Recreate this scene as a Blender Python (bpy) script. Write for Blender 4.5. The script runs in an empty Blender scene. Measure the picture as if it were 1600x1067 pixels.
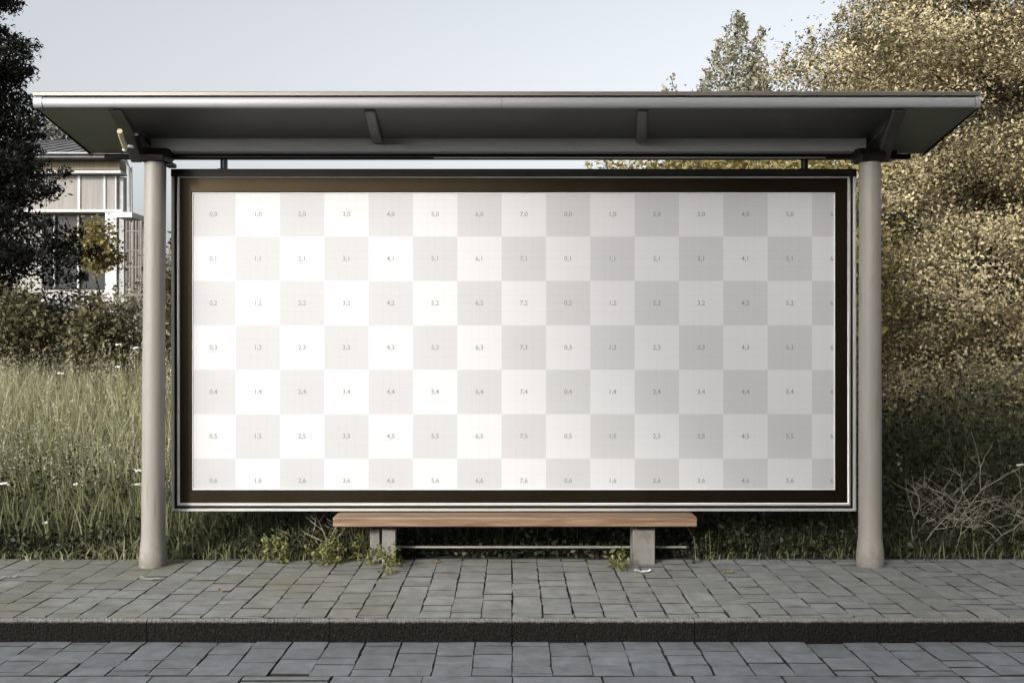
import bpy, bmesh, math, random
import numpy as np
from mathutils import Vector, Matrix

R = math.radians
sc = bpy.context.scene
COL = sc.collection
F = 1600 * 35 / 36.0          # focal length in photo pixels
CAMZ = 1.5                    # eye height above the pavement
HZ = 540                      # photo row of the horizon


def at(px, py, Y):
    """point seen at photo pixel (px, py) at distance Y"""
    return Vector(((px - 800) * Y / F, Y, CAMZ + (HZ - py) * Y / F))


def PX(px, Y): return (px - 800) * Y / F
def PZ(py, Y): return CAMZ + (HZ - py) * Y / F


# ------------------------------------------------------------------ materials
def new_mat(name):
    m = bpy.data.materials.new(name)
    m.use_nodes = True
    nt = m.node_tree
    nt.nodes.clear()
    out = nt.nodes.new('ShaderNodeOutputMaterial')
    return m, nt, out


def N(nt, typ, **kw):
    n = nt.nodes.new(typ)
    for k, v in kw.items():
        setattr(n, k, v)
    return n


def ramp(nt, stops):
    r = N(nt, 'ShaderNodeValToRGB')
    els = r.color_ramp.elements
    while len(els) < len(stops):
        els.new(0.5)
    for e, (p, c) in zip(els, stops):
        e.position = p
        e.color = (*c, 1)
    return r


def surf(name, c1, c2, scale=8, rough=0.6, metal=0.0, bump=0.0, bscale=60, detail=6, spec=0.5, stretch=(1, 1, 1),
         rough2=None, spots=None):
    """general procedural surface: two tones mixed by noise, bump, optional dirt spots"""
    m, nt, out = new_mat(name)
    b = N(nt, 'ShaderNodeBsdfPrincipled')
    tc = N(nt, 'ShaderNodeTexCoord')
    mp = N(nt, 'ShaderNodeMapping')
    mp.inputs['Scale'].default_value = stretch
    nt.links.new(tc.outputs['Object'], mp.inputs[0])
    n1 = N(nt, 'ShaderNodeTexNoise')
    n1.inputs['Scale'].default_value = scale
    n1.inputs['Detail'].default_value = detail
    n1.inputs['Roughness'].default_value = 0.6
    nt.links.new(mp.outputs[0], n1.inputs['Vector'])
    r = ramp(nt, [(0.32, c1), (0.68, c2)])
    nt.links.new(n1.outputs[0], r.inputs[0])
    col = r.outputs[0]
    if spots:
        sc_, lo, c3 = spots
        n3 = N(nt, 'ShaderNodeTexNoise')
        n3.inputs['Scale'].default_value = sc_
        n3.inputs['Detail'].default_value = 8
        nt.links.new(mp.outputs[0], n3.inputs['Vector'])
        mr = N(nt, 'ShaderNodeMapRange')
        mr.inputs[1].default_value = lo
        mr.inputs[2].default_value = lo + 0.1
        nt.links.new(n3.outputs[0], mr.inputs[0])
        mx = N(nt, 'ShaderNodeMix', data_type='RGBA')
        mx.inputs[7].default_value = (*c3, 1)
        nt.links.new(mr.outputs[0], mx.inputs[0])
        nt.links.new(col, mx.inputs[6])
        col = mx.outputs[2]
    nt.links.new(col, b.inputs['Base Color'])
    b.inputs['Roughness'].default_value = rough
    if rough2 is not None:
        mr = N(nt, 'ShaderNodeMapRange')
        mr.inputs[1].default_value = 0.3
        mr.inputs[2].default_value = 0.7
        mr.inputs[3].default_value = rough
        mr.inputs[4].default_value = rough2
        nt.links.new(n1.outputs[0], mr.inputs[0])
        nt.links.new(mr.outputs[0], b.inputs['Roughness'])
    b.inputs['Metallic'].default_value = metal
    b.inputs['Specular IOR Level'].default_value = spec
    if bump:
        n2 = N(nt, 'ShaderNodeTexNoise')
        n2.inputs['Scale'].default_value = bscale
        n2.inputs['Detail'].default_value = 5
        nt.links.new(mp.outputs[0], n2.inputs['Vector'])
        bp = N(nt, 'ShaderNodeBump')
        bp.inputs['Strength'].default_value = bump
        bp.inputs['Distance'].default_value = 0.01
        nt.links.new(n2.outputs[0], bp.inputs['Height'])
        nt.links.new(bp.outputs[0], b.inputs['Normal'])
    nt.links.new(b.outputs[0], out.inputs[0])
    return m


def leaf_mat(name, stops, transl=0.3, rough=0.55):
    """leaf / blade material: colour by the per-leaf attribute 'rnd'"""
    m, nt, out = new_mat(name)
    a = N(nt, 'ShaderNodeAttribute')
    a.attribute_name = 'rnd'
    r = ramp(nt, stops)
    nt.links.new(a.outputs['Fac'], r.inputs[0])
    b = N(nt, 'ShaderNodeBsdfPrincipled')
    b.inputs['Roughness'].default_value = rough
    b.inputs['Specular IOR Level'].default_value = 0.3
    nt.links.new(r.outputs[0], b.inputs['Base Color'])
    t = N(nt, 'ShaderNodeBsdfTranslucent')
    nt.links.new(r.outputs[0], t.inputs[0])
    mx = N(nt, 'ShaderNodeMixShader')
    mx.inputs[0].default_value = transl
    nt.links.new(b.outputs[0], mx.inputs[1])
    nt.links.new(t.outputs[0], mx.inputs[2])
    nt.links.new(mx.outputs[0], out.inputs[0])
    return m


M = {}
def post_mat():
    m = surf('post_paint', (0.225, 0.210, 0.188), (0.27, 0.252, 0.227), 3, 0.5, 0.0, 0.06, 90, stretch=(7, 7, 0.5), spots=(5, 0.62, (0.20, 0.18, 0.15)))
    nt = m.node_tree
    b = [n for n in nt.nodes if n.type == 'BSDF_PRINCIPLED'][0]
    src = b.inputs['Base Color'].links[0].from_socket
    tc = [n for n in nt.nodes if n.type == 'TEX_COORD'][0]
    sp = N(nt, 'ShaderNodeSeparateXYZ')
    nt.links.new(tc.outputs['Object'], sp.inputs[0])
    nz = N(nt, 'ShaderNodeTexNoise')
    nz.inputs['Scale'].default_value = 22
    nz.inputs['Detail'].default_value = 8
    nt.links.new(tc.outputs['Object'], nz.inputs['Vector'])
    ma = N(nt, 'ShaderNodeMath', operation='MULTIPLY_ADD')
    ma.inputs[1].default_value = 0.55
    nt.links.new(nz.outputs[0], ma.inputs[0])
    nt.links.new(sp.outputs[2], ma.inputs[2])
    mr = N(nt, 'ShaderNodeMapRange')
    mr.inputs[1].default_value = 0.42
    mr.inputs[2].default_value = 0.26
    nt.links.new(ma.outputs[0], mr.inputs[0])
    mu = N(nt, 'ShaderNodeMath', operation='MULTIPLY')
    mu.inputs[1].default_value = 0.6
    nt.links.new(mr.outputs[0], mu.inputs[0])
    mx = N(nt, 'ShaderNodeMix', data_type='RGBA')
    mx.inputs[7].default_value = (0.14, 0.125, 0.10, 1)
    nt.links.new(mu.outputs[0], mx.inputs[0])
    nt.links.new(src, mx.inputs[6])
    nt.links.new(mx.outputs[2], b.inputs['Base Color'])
    return m


M['post_paint'] = post_mat()
M['fascia'] = surf('fascia', (0.215, 0.22, 0.227), (0.265, 0.27, 0.277), 2, 0.4, 0.25, 0.03, 40, stretch=(0.3, 5, 5), rough2=0.46,
                   spots=(4, 0.68, (0.22, 0.21, 0.19)))
M['trim'] = surf('trim', (0.22, 0.20, 0.18), (0.30, 0.27, 0.24), 3, 0.35, 0.6, stretch=(0.3, 4, 4))
M['roof_top'] = surf('roof_top', (0.10, 0.10, 0.10), (0.14, 0.14, 0.14), 4, 0.6, 0, 0.2)
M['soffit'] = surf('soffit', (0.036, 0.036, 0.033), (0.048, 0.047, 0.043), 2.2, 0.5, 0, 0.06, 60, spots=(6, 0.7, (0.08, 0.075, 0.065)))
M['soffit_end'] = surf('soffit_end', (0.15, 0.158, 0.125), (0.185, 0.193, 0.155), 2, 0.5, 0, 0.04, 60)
M['beam'] = surf('beam', (0.24, 0.24, 0.24), (0.29, 0.29, 0.285), 2, 0.45, 0, 0.04, 50, stretch=(0.4, 3, 3))
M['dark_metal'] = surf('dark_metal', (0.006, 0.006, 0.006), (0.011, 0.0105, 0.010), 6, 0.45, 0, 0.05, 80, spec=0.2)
M['rib'] = surf('rib', (0.06, 0.06, 0.055), (0.085, 0.08, 0.072), 8, 0.45)
M['cream'] = surf('cream', (0.50, 0.45, 0.30), (0.60, 0.55, 0.40), 20, 0.5)
M['white_clip'] = surf('white_clip', (0.75, 0.75, 0.72), (0.82, 0.82, 0.80), 20, 0.4)
M['bezel'] = surf('bezel', (0.026, 0.0195, 0.0125), (0.033, 0.0255, 0.017), 2, 0.44, 1.0, 0.02, 70, spec=0.2, stretch=(1, 1, 1), rough2=0.48)
M['rim'] = surf('rim', (0.66, 0.65, 0.63), (0.78, 0.77, 0.75), 5, 0.3, 0.6, stretch=(0.5, 1, 0.5))
M['board_back'] = surf('board_back', (0.02, 0.02, 0.02), (0.035, 0.035, 0.035), 3, 0.6)
M['white_bead'] = surf('white_bead', (0.8, 0.8, 0.8), (0.84, 0.84, 0.84), 10, 0.4)
M['ink'] = surf('ink', (0.22, 0.22, 0.225), (0.26, 0.26, 0.265), 30, 0.7, spec=0.1)
M['ink_pale'] = surf('ink_pale', (0.22, 0.22, 0.225), (0.26, 0.26, 0.265), 30, 0.7, spec=0.1)
M['concrete'] = surf('concrete', (0.15, 0.143, 0.13), (0.21, 0.20, 0.18), 14, 0.85, 0, 0.4, 60, spots=(9, 0.62, (0.13, 0.12, 0.10)))
M['rail'] = surf('rail', (0.30, 0.285, 0.25), (0.38, 0.365, 0.33), 9, 0.4, 0.5)
M['bark'] = surf('bark', (0.035, 0.028, 0.02), (0.09, 0.075, 0.055), 14, 0.9, 0, 0.8, 30, stretch=(3, 3, 0.5))
M['twig'] = surf('twig', (0.20, 0.18, 0.13), (0.36, 0.33, 0.27), 20, 0.8)
M['soil'] = surf('soil', (0.009, 0.008, 0.006), (0.022, 0.020, 0.014), 6, 0.95, 0, 0.8, 30)
M['paper'] = surf('paper', (0.55, 0.55, 0.53), (0.7, 0.7, 0.68), 25, 0.7)
M['grey_scrap'] = surf('grey_scrap', (0.24, 0.24, 0.22), (0.31, 0.31, 0.29), 25, 0.8)
M['dry_leaf'] = surf('dry_leaf', (0.20, 0.13, 0.06), (0.34, 0.25, 0.13), 30, 0.7)
M['petal'] = surf('petal', (0.72, 0.72, 0.68), (0.82, 0.82, 0.78), 30, 0.6)
M['stem'] = surf('stem', (0.12, 0.14, 0.05), (0.24, 0.24, 0.11), 30, 0.7)
# building
M['b_roof'] = surf('b_roof', (0.10, 0.10, 0.105), (0.15, 0.15, 0.155), 1.5, 0.7, 0, 0.2, 8)
M['b_fascia'] = surf('b_fascia', (0.10, 0.08, 0.05), (0.16, 0.13, 0.085), 3, 0.7, 0, 0.3, 12, stretch=(6, 1, 0.6))
M['b_panel'] = surf('b_panel', (0.17, 0.16, 0.148), (0.24, 0.227, 0.21), 2.5, 0.75, stretch=(7, 1, 0.2))
M['b_white'] = surf('b_white', (0.38, 0.38, 0.375), (0.46, 0.46, 0.45), 1.5, 0.7)
M['b_wall'] = surf('b_wall', (0.30, 0.29, 0.27), (0.38, 0.365, 0.34), 1.2, 0.8)
M['b_glass'] = surf('b_glass', (0.012, 0.014, 0.014), (0.03, 0.032, 0.03), 1.5, 0.25, spec=0.15)
M['b_grey'] = surf('b_grey', (0.22, 0.22, 0.22), (0.30, 0.30, 0.30), 4, 0.6)


def wood_mat():
    m, nt, out = new_mat('bench_wood')
    b = N(nt, 'ShaderNodeBsdfPrincipled')
    tc = N(nt, 'ShaderNodeTexCoord')
    mp = N(nt, 'ShaderNodeMapping')
    mp.inputs['Scale'].default_value = (0.9, 16, 16)
    nt.links.new(tc.outputs['Object'], mp.inputs[0])
    n1 = N(nt, 'ShaderNodeTexNoise')
    n1.inputs['Scale'].default_value = 3.0
    n1.inputs['Detail'].default_value = 8
    n1.inputs['Distortion'].default_value = 0.6
    nt.links.new(mp.outputs[0], n1.inputs['Vector'])
    r = ramp(nt, [(0.3, (0.12, 0.066, 0.036)), (0.5, (0.195, 0.121, 0.072)), (0.72, (0.28, 0.19, 0.123))])
    nt.links.new(n1.outputs[0], r.inputs[0])
    nt.links.new(r.outputs[0], b.inputs['Base Color'])
    b.inputs['Roughness'].default_value = 0.5
    bp = N(nt, 'ShaderNodeBump')
    bp.inputs['Strength'].default_value = 0.25
    bp.inputs['Distance'].default_value = 0.004
    nt.links.new(n1.outputs[0], bp.inputs['Height'])
    nt.links.new(bp.outputs[0], b.inputs['Normal'])
    nt.links.new(b.outputs[0], out.inputs[0])
    return m


M['wood'] = wood_mat()


def poster_mat(cell):
    m, nt, out = new_mat('poster_print')
    b = N(nt, 'ShaderNodeBsdfPrincipled')
    tc = N(nt, 'ShaderNodeTexCoord')
    sp = N(nt, 'ShaderNodeSeparateXYZ')
    nt.links.new(tc.outputs['Object'], sp.inputs[0])

    def math_(op, a, bb=None, c=None):
        n = N(nt, 'ShaderNodeMath', operation=op)
        for i, v in enumerate((a, bb, c)):
            if v is None: continue
            if isinstance(v, (int, float)): n.inputs[i].default_value = v
            else: nt.links.new(v, n.inputs[i])
        return n.outputs[0]
    u = math_('MULTIPLY', sp.outputs[0], 1 / cell)
    v = math_('MULTIPLY', sp.outputs[2], -1 / cell)
    par = math_('FLOORED_MODULO', math_('ADD', math_('FLOOR', u), math_('FLOOR', v)), 2)
    lines = None
    for c in (u, v):
        for k, off in ((1, 0.5), (1, 0.33), (1, 0.7)):
            fr = math_('ABSOLUTE', math_('SUBTRACT', math_('FRACT', c), off))
            ln = math_('LESS_THAN', fr, 0.008)
            lines = ln if lines is None else math_('MAXIMUM', lines, ln)
    mx = N(nt, 'ShaderNodeMix', data_type='RGBA')
    mx.inputs[6].default_value = (0.455, 0.458, 0.466, 1)
    mx.inputs[7].default_value = (0.55, 0.555, 0.566, 1)
    nt.links.new(par, mx.inputs[0])
    mx2 = N(nt, 'ShaderNodeMix', data_type='RGBA', blend_type='MULTIPLY')
    mx2.inputs[7].default_value = (0.94, 0.94, 0.94, 1)
    nt.links.new(math_('MULTIPLY', lines, 0.6), mx2.inputs[0])
    nt.links.new(mx.outputs[2], mx2.inputs[6])
    # paper grain
    gn = N(nt, 'ShaderNodeTexNoise')
    gn.inputs['Scale'].default_value = 90
    gn.inputs['Detail'].default_value = 4
    nt.links.new(tc.outputs['Object'], gn.inputs['Vector'])
    gr = ramp(nt, [(0.3, (0.95, 0.95, 0.95)), (0.7, (1, 1, 1))])
    nt.links.new(gn.outputs[0], gr.inputs[0])
    mx3 = N(nt, 'ShaderNodeMix', data_type='RGBA', blend_type='MULTIPLY')
    mx3.inputs[0].default_value = 1
    nt.links.new(mx2.outputs[2], mx3.inputs[6])
    nt.links.new(gr.outputs[0], mx3.inputs[7])
    nt.links.new(mx3.outputs[2], b.inputs['Base Color'])
    b.inputs['Roughness'].default_value = 0.55
    b.inputs['Specular IOR Level'].default_value = 0.25
    nt.links.new(b.outputs[0], out.inputs[0])
    return m


def paver_mat(name, base, moss):
    m, nt, out = new_mat(name)
    b = N(nt, 'ShaderNodeBsdfPrincipled')
    tc = N(nt, 'ShaderNodeTexCoord')
    a = N(nt, 'ShaderNodeAttribute')
    a.attribute_name = 'rnd'
    lo = tuple(c * 0.86 for c in base)
    hi = tuple(c * 1.12 for c in base)
    r = ramp(nt, [(0.0, lo), (1.0, hi)])
    nt.links.new(a.outputs['Fac'], r.inputs[0])
    n1 = N(nt, 'ShaderNodeTexNoise')
    n1.inputs['Scale'].default_value = 9
    n1.inputs['Detail'].default_value = 9
    n1.inputs['Roughness'].default_value = 0.7
    nt.links.new(tc.outputs['Object'], n1.inputs['Vector'])
    r1 = ramp(nt, [(0.3, (0.62, 0.62, 0.61)), (0.7, (1.26, 1.26, 1.27))])
    nt.links.new(n1.outputs[0], r1.inputs[0])
    mx = N(nt, 'ShaderNodeMix', data_type='RGBA', blend_type='MULTIPLY')
    mx.inputs[0].default_value = 1
    nt.links.new(r.outputs[0], mx.inputs[6])
    nt.links.new(r1.outputs[0], mx.inputs[7])
    # worn moss / dirt patches
    n2 = N(nt, 'ShaderNodeTexNoise')
    n2.inputs['Scale'].default_value = 0.9
    n2.inputs['Detail'].default_value = 7
    nt.links.new(tc.outputs['Object'], n2.inputs['Vector'])
    mr = N(nt, 'ShaderNodeMapRange')
    mr.inputs[1].default_value = 0.42
    mr.inputs[2].default_value = 0.64
    nt.links.new(n2.outputs[0], mr.inputs[0])
    mul = N(nt, 'ShaderNodeMath', operation='MULTIPLY')
    spx = N(nt, 'ShaderNodeSeparateXYZ')
    nt.links.new(tc.outputs['Object'], spx.inputs[0])
    mrx = N(nt, 'ShaderNodeMapRange')          # moss grows on the left half of the pavement
    mrx.inputs[1].default_value = 0.5
    mrx.inputs[2].default_value = -2.0
    mrx.inputs[3].default_value = moss * 0.2
    mrx.inputs[4].default_value = moss
    nt.links.new(spx.outputs[0], mrx.inputs[0])
    nt.links.new(mrx.outputs[0], mul.inputs[1])
    nt.links.new(mr.outputs[0], mul.inputs[0])
    mx2 = N(nt, 'ShaderNodeMix', data_type='RGBA')
    mx2.inputs[7].default_value = (0.125, 0.125, 0.075, 1)
    nt.links.new(mul.outputs[0], mx2.inputs[0])
    nt.links.new(mx.outputs[2], mx2.inputs[6])
    nt.links.new(mx2.outputs[2], b.inputs['Base Color'])
    b.inputs['Roughness'].default_value = 0.72
    n3 = N(nt, 'ShaderNodeTexNoise')
    n3.inputs['Scale'].default_value = 70
    n3.inputs['Detail'].default_value = 6
    nt.links.new(tc.outputs['Object'], n3.inputs['Vector'])
    bp = N(nt, 'ShaderNodeBump')
    bp.inputs['Strength'].default_value = 0.35
    bp.inputs['Distance'].default_value = 0.006
    nt.links.new(n3.outputs[0], bp.inputs['Height'])
    nt.links.new(bp.outputs[0], b.inputs['Normal'])
    nt.links.new(b.outputs[0], out.inputs[0])
    return m


M['paver'] = paver_mat('paver', (0.198, 0.203, 0.197), 0.8)
M['road_paver'] = paver_mat('road_paver', (0.145, 0.158, 0.168), 0.12)


def kerb_mat():
    m, nt, out = new_mat('kerb_stone')
    b = N(nt, 'ShaderNodeBsdfPrincipled')
    tc = N(nt, 'ShaderNodeTexCoord')
    v = N(nt, 'ShaderNodeTexVoronoi')
    v.inputs['Scale'].default_value = 85
    nt.links.new(tc.outputs['Object'], v.inputs['Vector'])
    n1 = N(nt, 'ShaderNodeTexNoise')
    n1.inputs['Scale'].default_value = 60
    n1.inputs['Detail'].default_value = 6
    nt.links.new(tc.outputs['Object'], n1.inputs['Vector'])
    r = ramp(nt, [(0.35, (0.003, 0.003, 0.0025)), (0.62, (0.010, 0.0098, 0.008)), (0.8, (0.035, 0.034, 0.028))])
    nt.links.new(n1.outputs[0], r.inputs[0])
    # the worn upper arris is paler
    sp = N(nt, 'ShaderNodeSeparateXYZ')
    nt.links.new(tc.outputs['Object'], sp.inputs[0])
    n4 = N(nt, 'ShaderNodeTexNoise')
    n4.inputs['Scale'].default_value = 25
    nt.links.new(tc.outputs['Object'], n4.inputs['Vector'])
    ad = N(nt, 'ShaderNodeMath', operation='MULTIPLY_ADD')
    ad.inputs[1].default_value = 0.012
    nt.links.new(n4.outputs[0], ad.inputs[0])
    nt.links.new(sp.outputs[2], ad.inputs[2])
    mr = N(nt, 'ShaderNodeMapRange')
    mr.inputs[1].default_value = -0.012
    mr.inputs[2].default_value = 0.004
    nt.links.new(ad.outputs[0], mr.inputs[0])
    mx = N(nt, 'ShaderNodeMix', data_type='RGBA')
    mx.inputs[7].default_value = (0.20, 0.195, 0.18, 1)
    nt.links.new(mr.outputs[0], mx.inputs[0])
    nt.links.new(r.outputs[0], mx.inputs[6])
    nt.links.new(mx.outputs[2], b.inputs['Base Color'])
    b.inputs['Roughness'].default_value = 0.85
    b.inputs['Specular IOR Level'].default_value = 0.15
    bp = N(nt, 'ShaderNodeBump')
    bp.inputs['Strength'].default_value = 0.9
    bp.inputs['Distance'].default_value = 0.01
    nt.links.new(v.outputs[0], bp.inputs['Height'])
    nt.links.new(bp.outputs[0], b.inputs['Normal'])
    nt.links.new(b.outputs[0], out.inputs[0])
    return m


M['kerb'] = kerb_mat()

G = lambda *s: list(s)
M['leaf_gold'] = leaf_mat('leaf_gold', [(0.0, (0.03, 0.028, 0.014)), (0.33, (0.11, 0.092, 0.05)), (0.56, (0.40, 0.335, 0.185)), (1, (0.66, 0.59, 0.41))], 0.22)
M['leaf_olive'] = leaf_mat('leaf_olive', [(0.0, (0.022, 0.023, 0.011)), (0.5, (0.10, 0.092, 0.045)), (1, (0.26, 0.235, 0.13))], 0.25)
M['leaf_dark'] = leaf_mat('leaf_dark', [(0.0, (0.006, 0.007, 0.004)), (0.85, (0.010, 0.011, 0.007)), (1, (0.035, 0.035, 0.025))], 0.1)
M['leaf_forest'] = leaf_mat('leaf_forest', [(0.0, (0.012, 0.014, 0.007)), (0.8, (0.04, 0.042, 0.02)), (1, (0.09, 0.085, 0.045))], 0.15)
M['leaf_yellow'] = leaf_mat('leaf_yellow', [(0.0, (0.06, 0.05, 0.015)), (0.5, (0.22, 0.18, 0.06)), (1, (0.38, 0.32, 0.14))], 0.3)
M['leaf_grey'] = leaf_mat('leaf_grey', [(0.0, (0.09, 0.088, 0.06)), (0.5, (0.26, 0.25, 0.175)), (1, (0.50, 0.48, 0.39))], 0.25)
M['leaf_far'] = leaf_mat('leaf_far', [(0.0, (0.10, 0.10, 0.09)), (1, (0.26, 0.26, 0.24))], 0.3)
M['leaf_weed'] = leaf_mat('leaf_weed', [(0.0, (0.007, 0.009, 0.004)), (0.6, (0.022, 0.026, 0.011)), (0.92, (0.075, 0.08, 0.036)), (1, (0.38, 0.36, 0.26))], 0.2)
M['leaf_fresh'] = leaf_mat('leaf_fresh', [(0.0, (0.05, 0.06, 0.015)), (0.6, (0.16, 0.17, 0.05)), (1, (0.32, 0.32, 0.14))], 0.3)
M['grass'] = leaf_mat('grass', [(0.0, (0.05, 0.058, 0.026)), (0.45, (0.27, 0.285, 0.15)), (0.8, (0.50, 0.49, 0.32)), (1, (0.66, 0.63, 0.50))], 0.38)
M['seed'] = leaf_mat('seed', [(0.0, (0.26, 0.24, 0.16)), (1, (0.62, 0.58, 0.46))], 0.25)


# ------------------------------------------------------------------ object helpers
def tag(o, label=None, cat=None, group=None, kind=None):
    if label: o['label'] = label
    if cat: o['category'] = cat
    if group: o['group'] = group
    if kind: o['kind'] = kind
    return o


def empty(name, loc, label, cat, group=None, rz=0):
    o = bpy.data.objects.new(name, None)
    o.empty_display_size = 0.2
    o.location = loc
    o.rotation_euler.z = rz
    COL.objects.link(o)
    return tag(o, label, cat, group)


def link(name, me, mat, parent=None, smooth=False):
    for mm in (mat if isinstance(mat, (list, tuple)) else [mat]):
        me.materials.append(mm)
    if smooth:
        me.shade_smooth()
    o = bpy.data.objects.new(name, me)
    COL.objects.link(o)
    if parent is not None:
        o.parent = parent
    return o


class MB:
    """collects boxes, tubes, lathes; coordinates are local to the parent"""
    def __init__(s, org=(0, 0, 0)):
        s.v, s.f, s.m = [], [], []
        s.o = Vector(org)

    def add(s, vs, fs, mi=0):
        b = len(s.v)
        s.v += [tuple(Vector(p) - s.o) for p in vs]
        s.f += [[b + i for i in q] for q in fs]
        s.m += [mi] * len(fs)

    def box(s, x0, x1, y0, y1, z0, z1, mi=0):
        s.add([(x0, y0, z0), (x1, y0, z0), (x1, y1, z0), (x0, y1, z0), (x0, y0, z1), (x1, y0, z1), (x1, y1, z1), (x0, y1, z1)],
              [(0, 3, 2, 1), (4, 5, 6, 7), (0, 1, 5, 4), (1, 2, 6, 5), (2, 3, 7, 6), (3, 0, 4, 7)], mi)

    def tube(s, pts, rad, n=8, cap=True, mi=0):
        pts = [Vector(p) for p in pts]
        if not isinstance(rad, (list, tuple)): rad = [rad] * len(pts)
        vs, fs = [], []
        up = Vector((0, 0, 1))
        for i, p in enumerate(pts):
            t = (pts[min(i + 1, len(pts) - 1)] - pts[max(i - 1, 0)]).normalized()
            a = t.cross(up if abs(t.z) < 0.95 else Vector((1, 0, 0))).normalized()
            b = t.cross(a)
            for k in range(n):
                an = 2 * math.pi * k / n
                vs.append(p + (a * math.cos(an) + b * math.sin(an)) * rad[i])
        for i in range(len(pts) - 1):
            for k in range(n):
                k2 = (k + 1) % n
                fs.append((i * n + k, i * n + k2, (i + 1) * n + k2, (i + 1) * n + k))
        if cap:
            fs.append(tuple(range(n - 1, -1, -1)))
            fs.append(tuple((len(pts) - 1) * n + k for k in range(n)))
        s.add(vs, fs, mi)

    def prism_x(s, prof, x0, x1, mi=0):
        """profile of (y, z) points extruded along X"""
        n = len(prof)
        vs = [(x0, y, z) for y, z in prof] + [(x1, y, z) for y, z in prof]
        fs = [(i, (i + 1) % n, n + (i + 1) % n, n + i) for i in range(n)]
        fs += [tuple(range(n - 1, -1, -1)), tuple(range(n, 2 * n))]
        s.add(vs, fs, mi)

    def ring(s, x0, x1, z0, z1, prof, mi=0):
        """closed profile of (inset, y) swept with mitres round a rectangle in XZ"""
        n = len(prof)
        vs, fs = [], []
        for cx, cz, sx, sz in ((x0, z0, 1, 1), (x1, z0, -1, 1), (x1, z1, -1, -1), (x0, z1, 1, -1)):
            for d, y in prof:
                vs.append((cx + sx * d, y, cz + sz * d))
        for c in range(4):
            c2 = (c + 1) % 4
            for i in range(n):
                j = (i + 1) % n
                fs.append((c * n + i, c2 * n + i, c2 * n + j, c * n + j))
        s.add(vs, fs, mi)

    def build(s, name, mat, parent=None, smooth=False, bevel=0.0, seg=2, angle=40):
        me = bpy.data.meshes.new(name)
        me.from_pydata(s.v, [], s.f)
        me.polygons.foreach_set('material_index', s.m)
        bm = bmesh.new()
        bm.from_mesh(me)
        bmesh.ops.recalc_face_normals(bm, faces=bm.faces)
        bm.to_mesh(me)
        bm.free()
        o = link(name, me, mat, parent)
        if bevel:
            md = o.modifiers.new('bevel', 'BEVEL')
            md.width = bevel
            md.segments = seg
            md.limit_method = 'ANGLE'
            md.angle_limit = R(30)
            me.shade_smooth()
            me.set_sharp_from_angle(angle=R(50))
        elif smooth:
            me.shade_smooth()
            me.set_sharp_from_angle(angle=R(angle))
        return o


def np_mesh(name, verts, quads, rnd, mat, parent=None):
    """big mesh of quads from numpy arrays with a per-vertex attribute 'rnd'"""
    me = bpy.data.meshes.new(name)
    nv, nf = len(verts), len(quads)
    me.vertices.add(nv)
    me.vertices.foreach_set('co', np.ascontiguousarray(verts, dtype=np.float32).ravel())
    me.loops.add(nf * 4)
    me.loops.foreach_set('vertex_index', np.ascontiguousarray(quads, dtype=np.int32).ravel())
    me.polygons.add(nf)
    me.polygons.foreach_set('loop_start', np.arange(0, nf * 4, 4, dtype=np.int32))
    me.update(calc_edges=True)
    a = me.attributes.new('rnd', 'FLOAT', 'POINT')
    a.data.foreach_set('value', np.clip(rnd, 0, 1).astype(np.float32))
    return link(name, me, mat, parent)


def unit(v):
    return v / (np.linalg.norm(v, axis=1, keepdims=True) + 1e-9)


def leaf_cloud(name, C, Lsz, rnd, rng, mat, parent=None, org=(0, 0, 0), up=0.5, aspect=0.55, outward=None, jit=0.35):
    """pointed folded leaves, one at every row of C"""
    n = len(C)
    nrm = rng.normal(size=(n, 3))
    nrm[:, 2] += up
    if outward is not None:
        nrm += outward
    nrm = unit(nrm)
    t = rng.normal(size=(n, 3))
    t = unit(t - nrm * (t * nrm).sum(1, keepdims=True))
    b = np.cross(nrm, t)
    L = (Lsz * (1 + jit * rng.normal(size=n)).clip(0.45, 1.8))[:, None]
    W = L * aspect
    o = np.array(org)
    v = np.stack([C - t * L * 0.5, C + b * W * 0.5 - t * L * 0.05 + nrm * W * 0.12, C + t * L * 0.5,
                  C - b * W * 0.5 - t * L * 0.05 + nrm * W * 0.12], axis=1).reshape(-1, 3) - o
    q = np.arange(n * 4).reshape(n, 4)
    return np_mesh(name, v, q, np.repeat(rnd, 4), mat, parent)


def clumps(ells, n_cl, per, cr, rng, shell=0.55, flat=0.7):
    """leaf centres: clumps spread through a union of ellipsoids ((centre),(radii))"""
    vol = np.array([e[1][0] * e[1][1] * e[1][2] for e in ells]) ** 0.8
    idx = rng.choice(len(ells), n_cl, p=vol / vol.sum())
    ce = np.array([e[0] for e in ells])[idx]
    ra = np.array([e[1] for e in ells])[idx]
    d = unit(rng.normal(size=(n_cl, 3)))
    rr = (shell + (1 - shell) * rng.random(n_cl) ** 0.7)
    cc = ce + d * ra * rr[:, None]
    crnd = rng.random(n_cl)
    k = rng.poisson(per, n_cl).clip(1)
    ii = np.repeat(np.arange(n_cl), k)
    s = cr * (0.6 + 0.8 * rng.random(n_cl))[ii]
    off = rng.normal(size=(len(ii), 3)) * s[:, None] * np.array([1, 1, flat])
    off = off * (np.minimum(1, 1.9 * s / (np.linalg.norm(off, axis=1) + 1e-6)))[:, None]
    P = cc[ii] + off
    rnd = 0.6 * crnd[ii] + 0.4 * rng.random(len(ii))
    return P, rnd, cc, d[ii] * 0.6


# ------------------------------------------------------------------ terrain
def sstep(a, b, x):
    t = min(1, max(0, (x - a) / (b - a)))
    return t * t * (3 - 2 * t)


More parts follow.
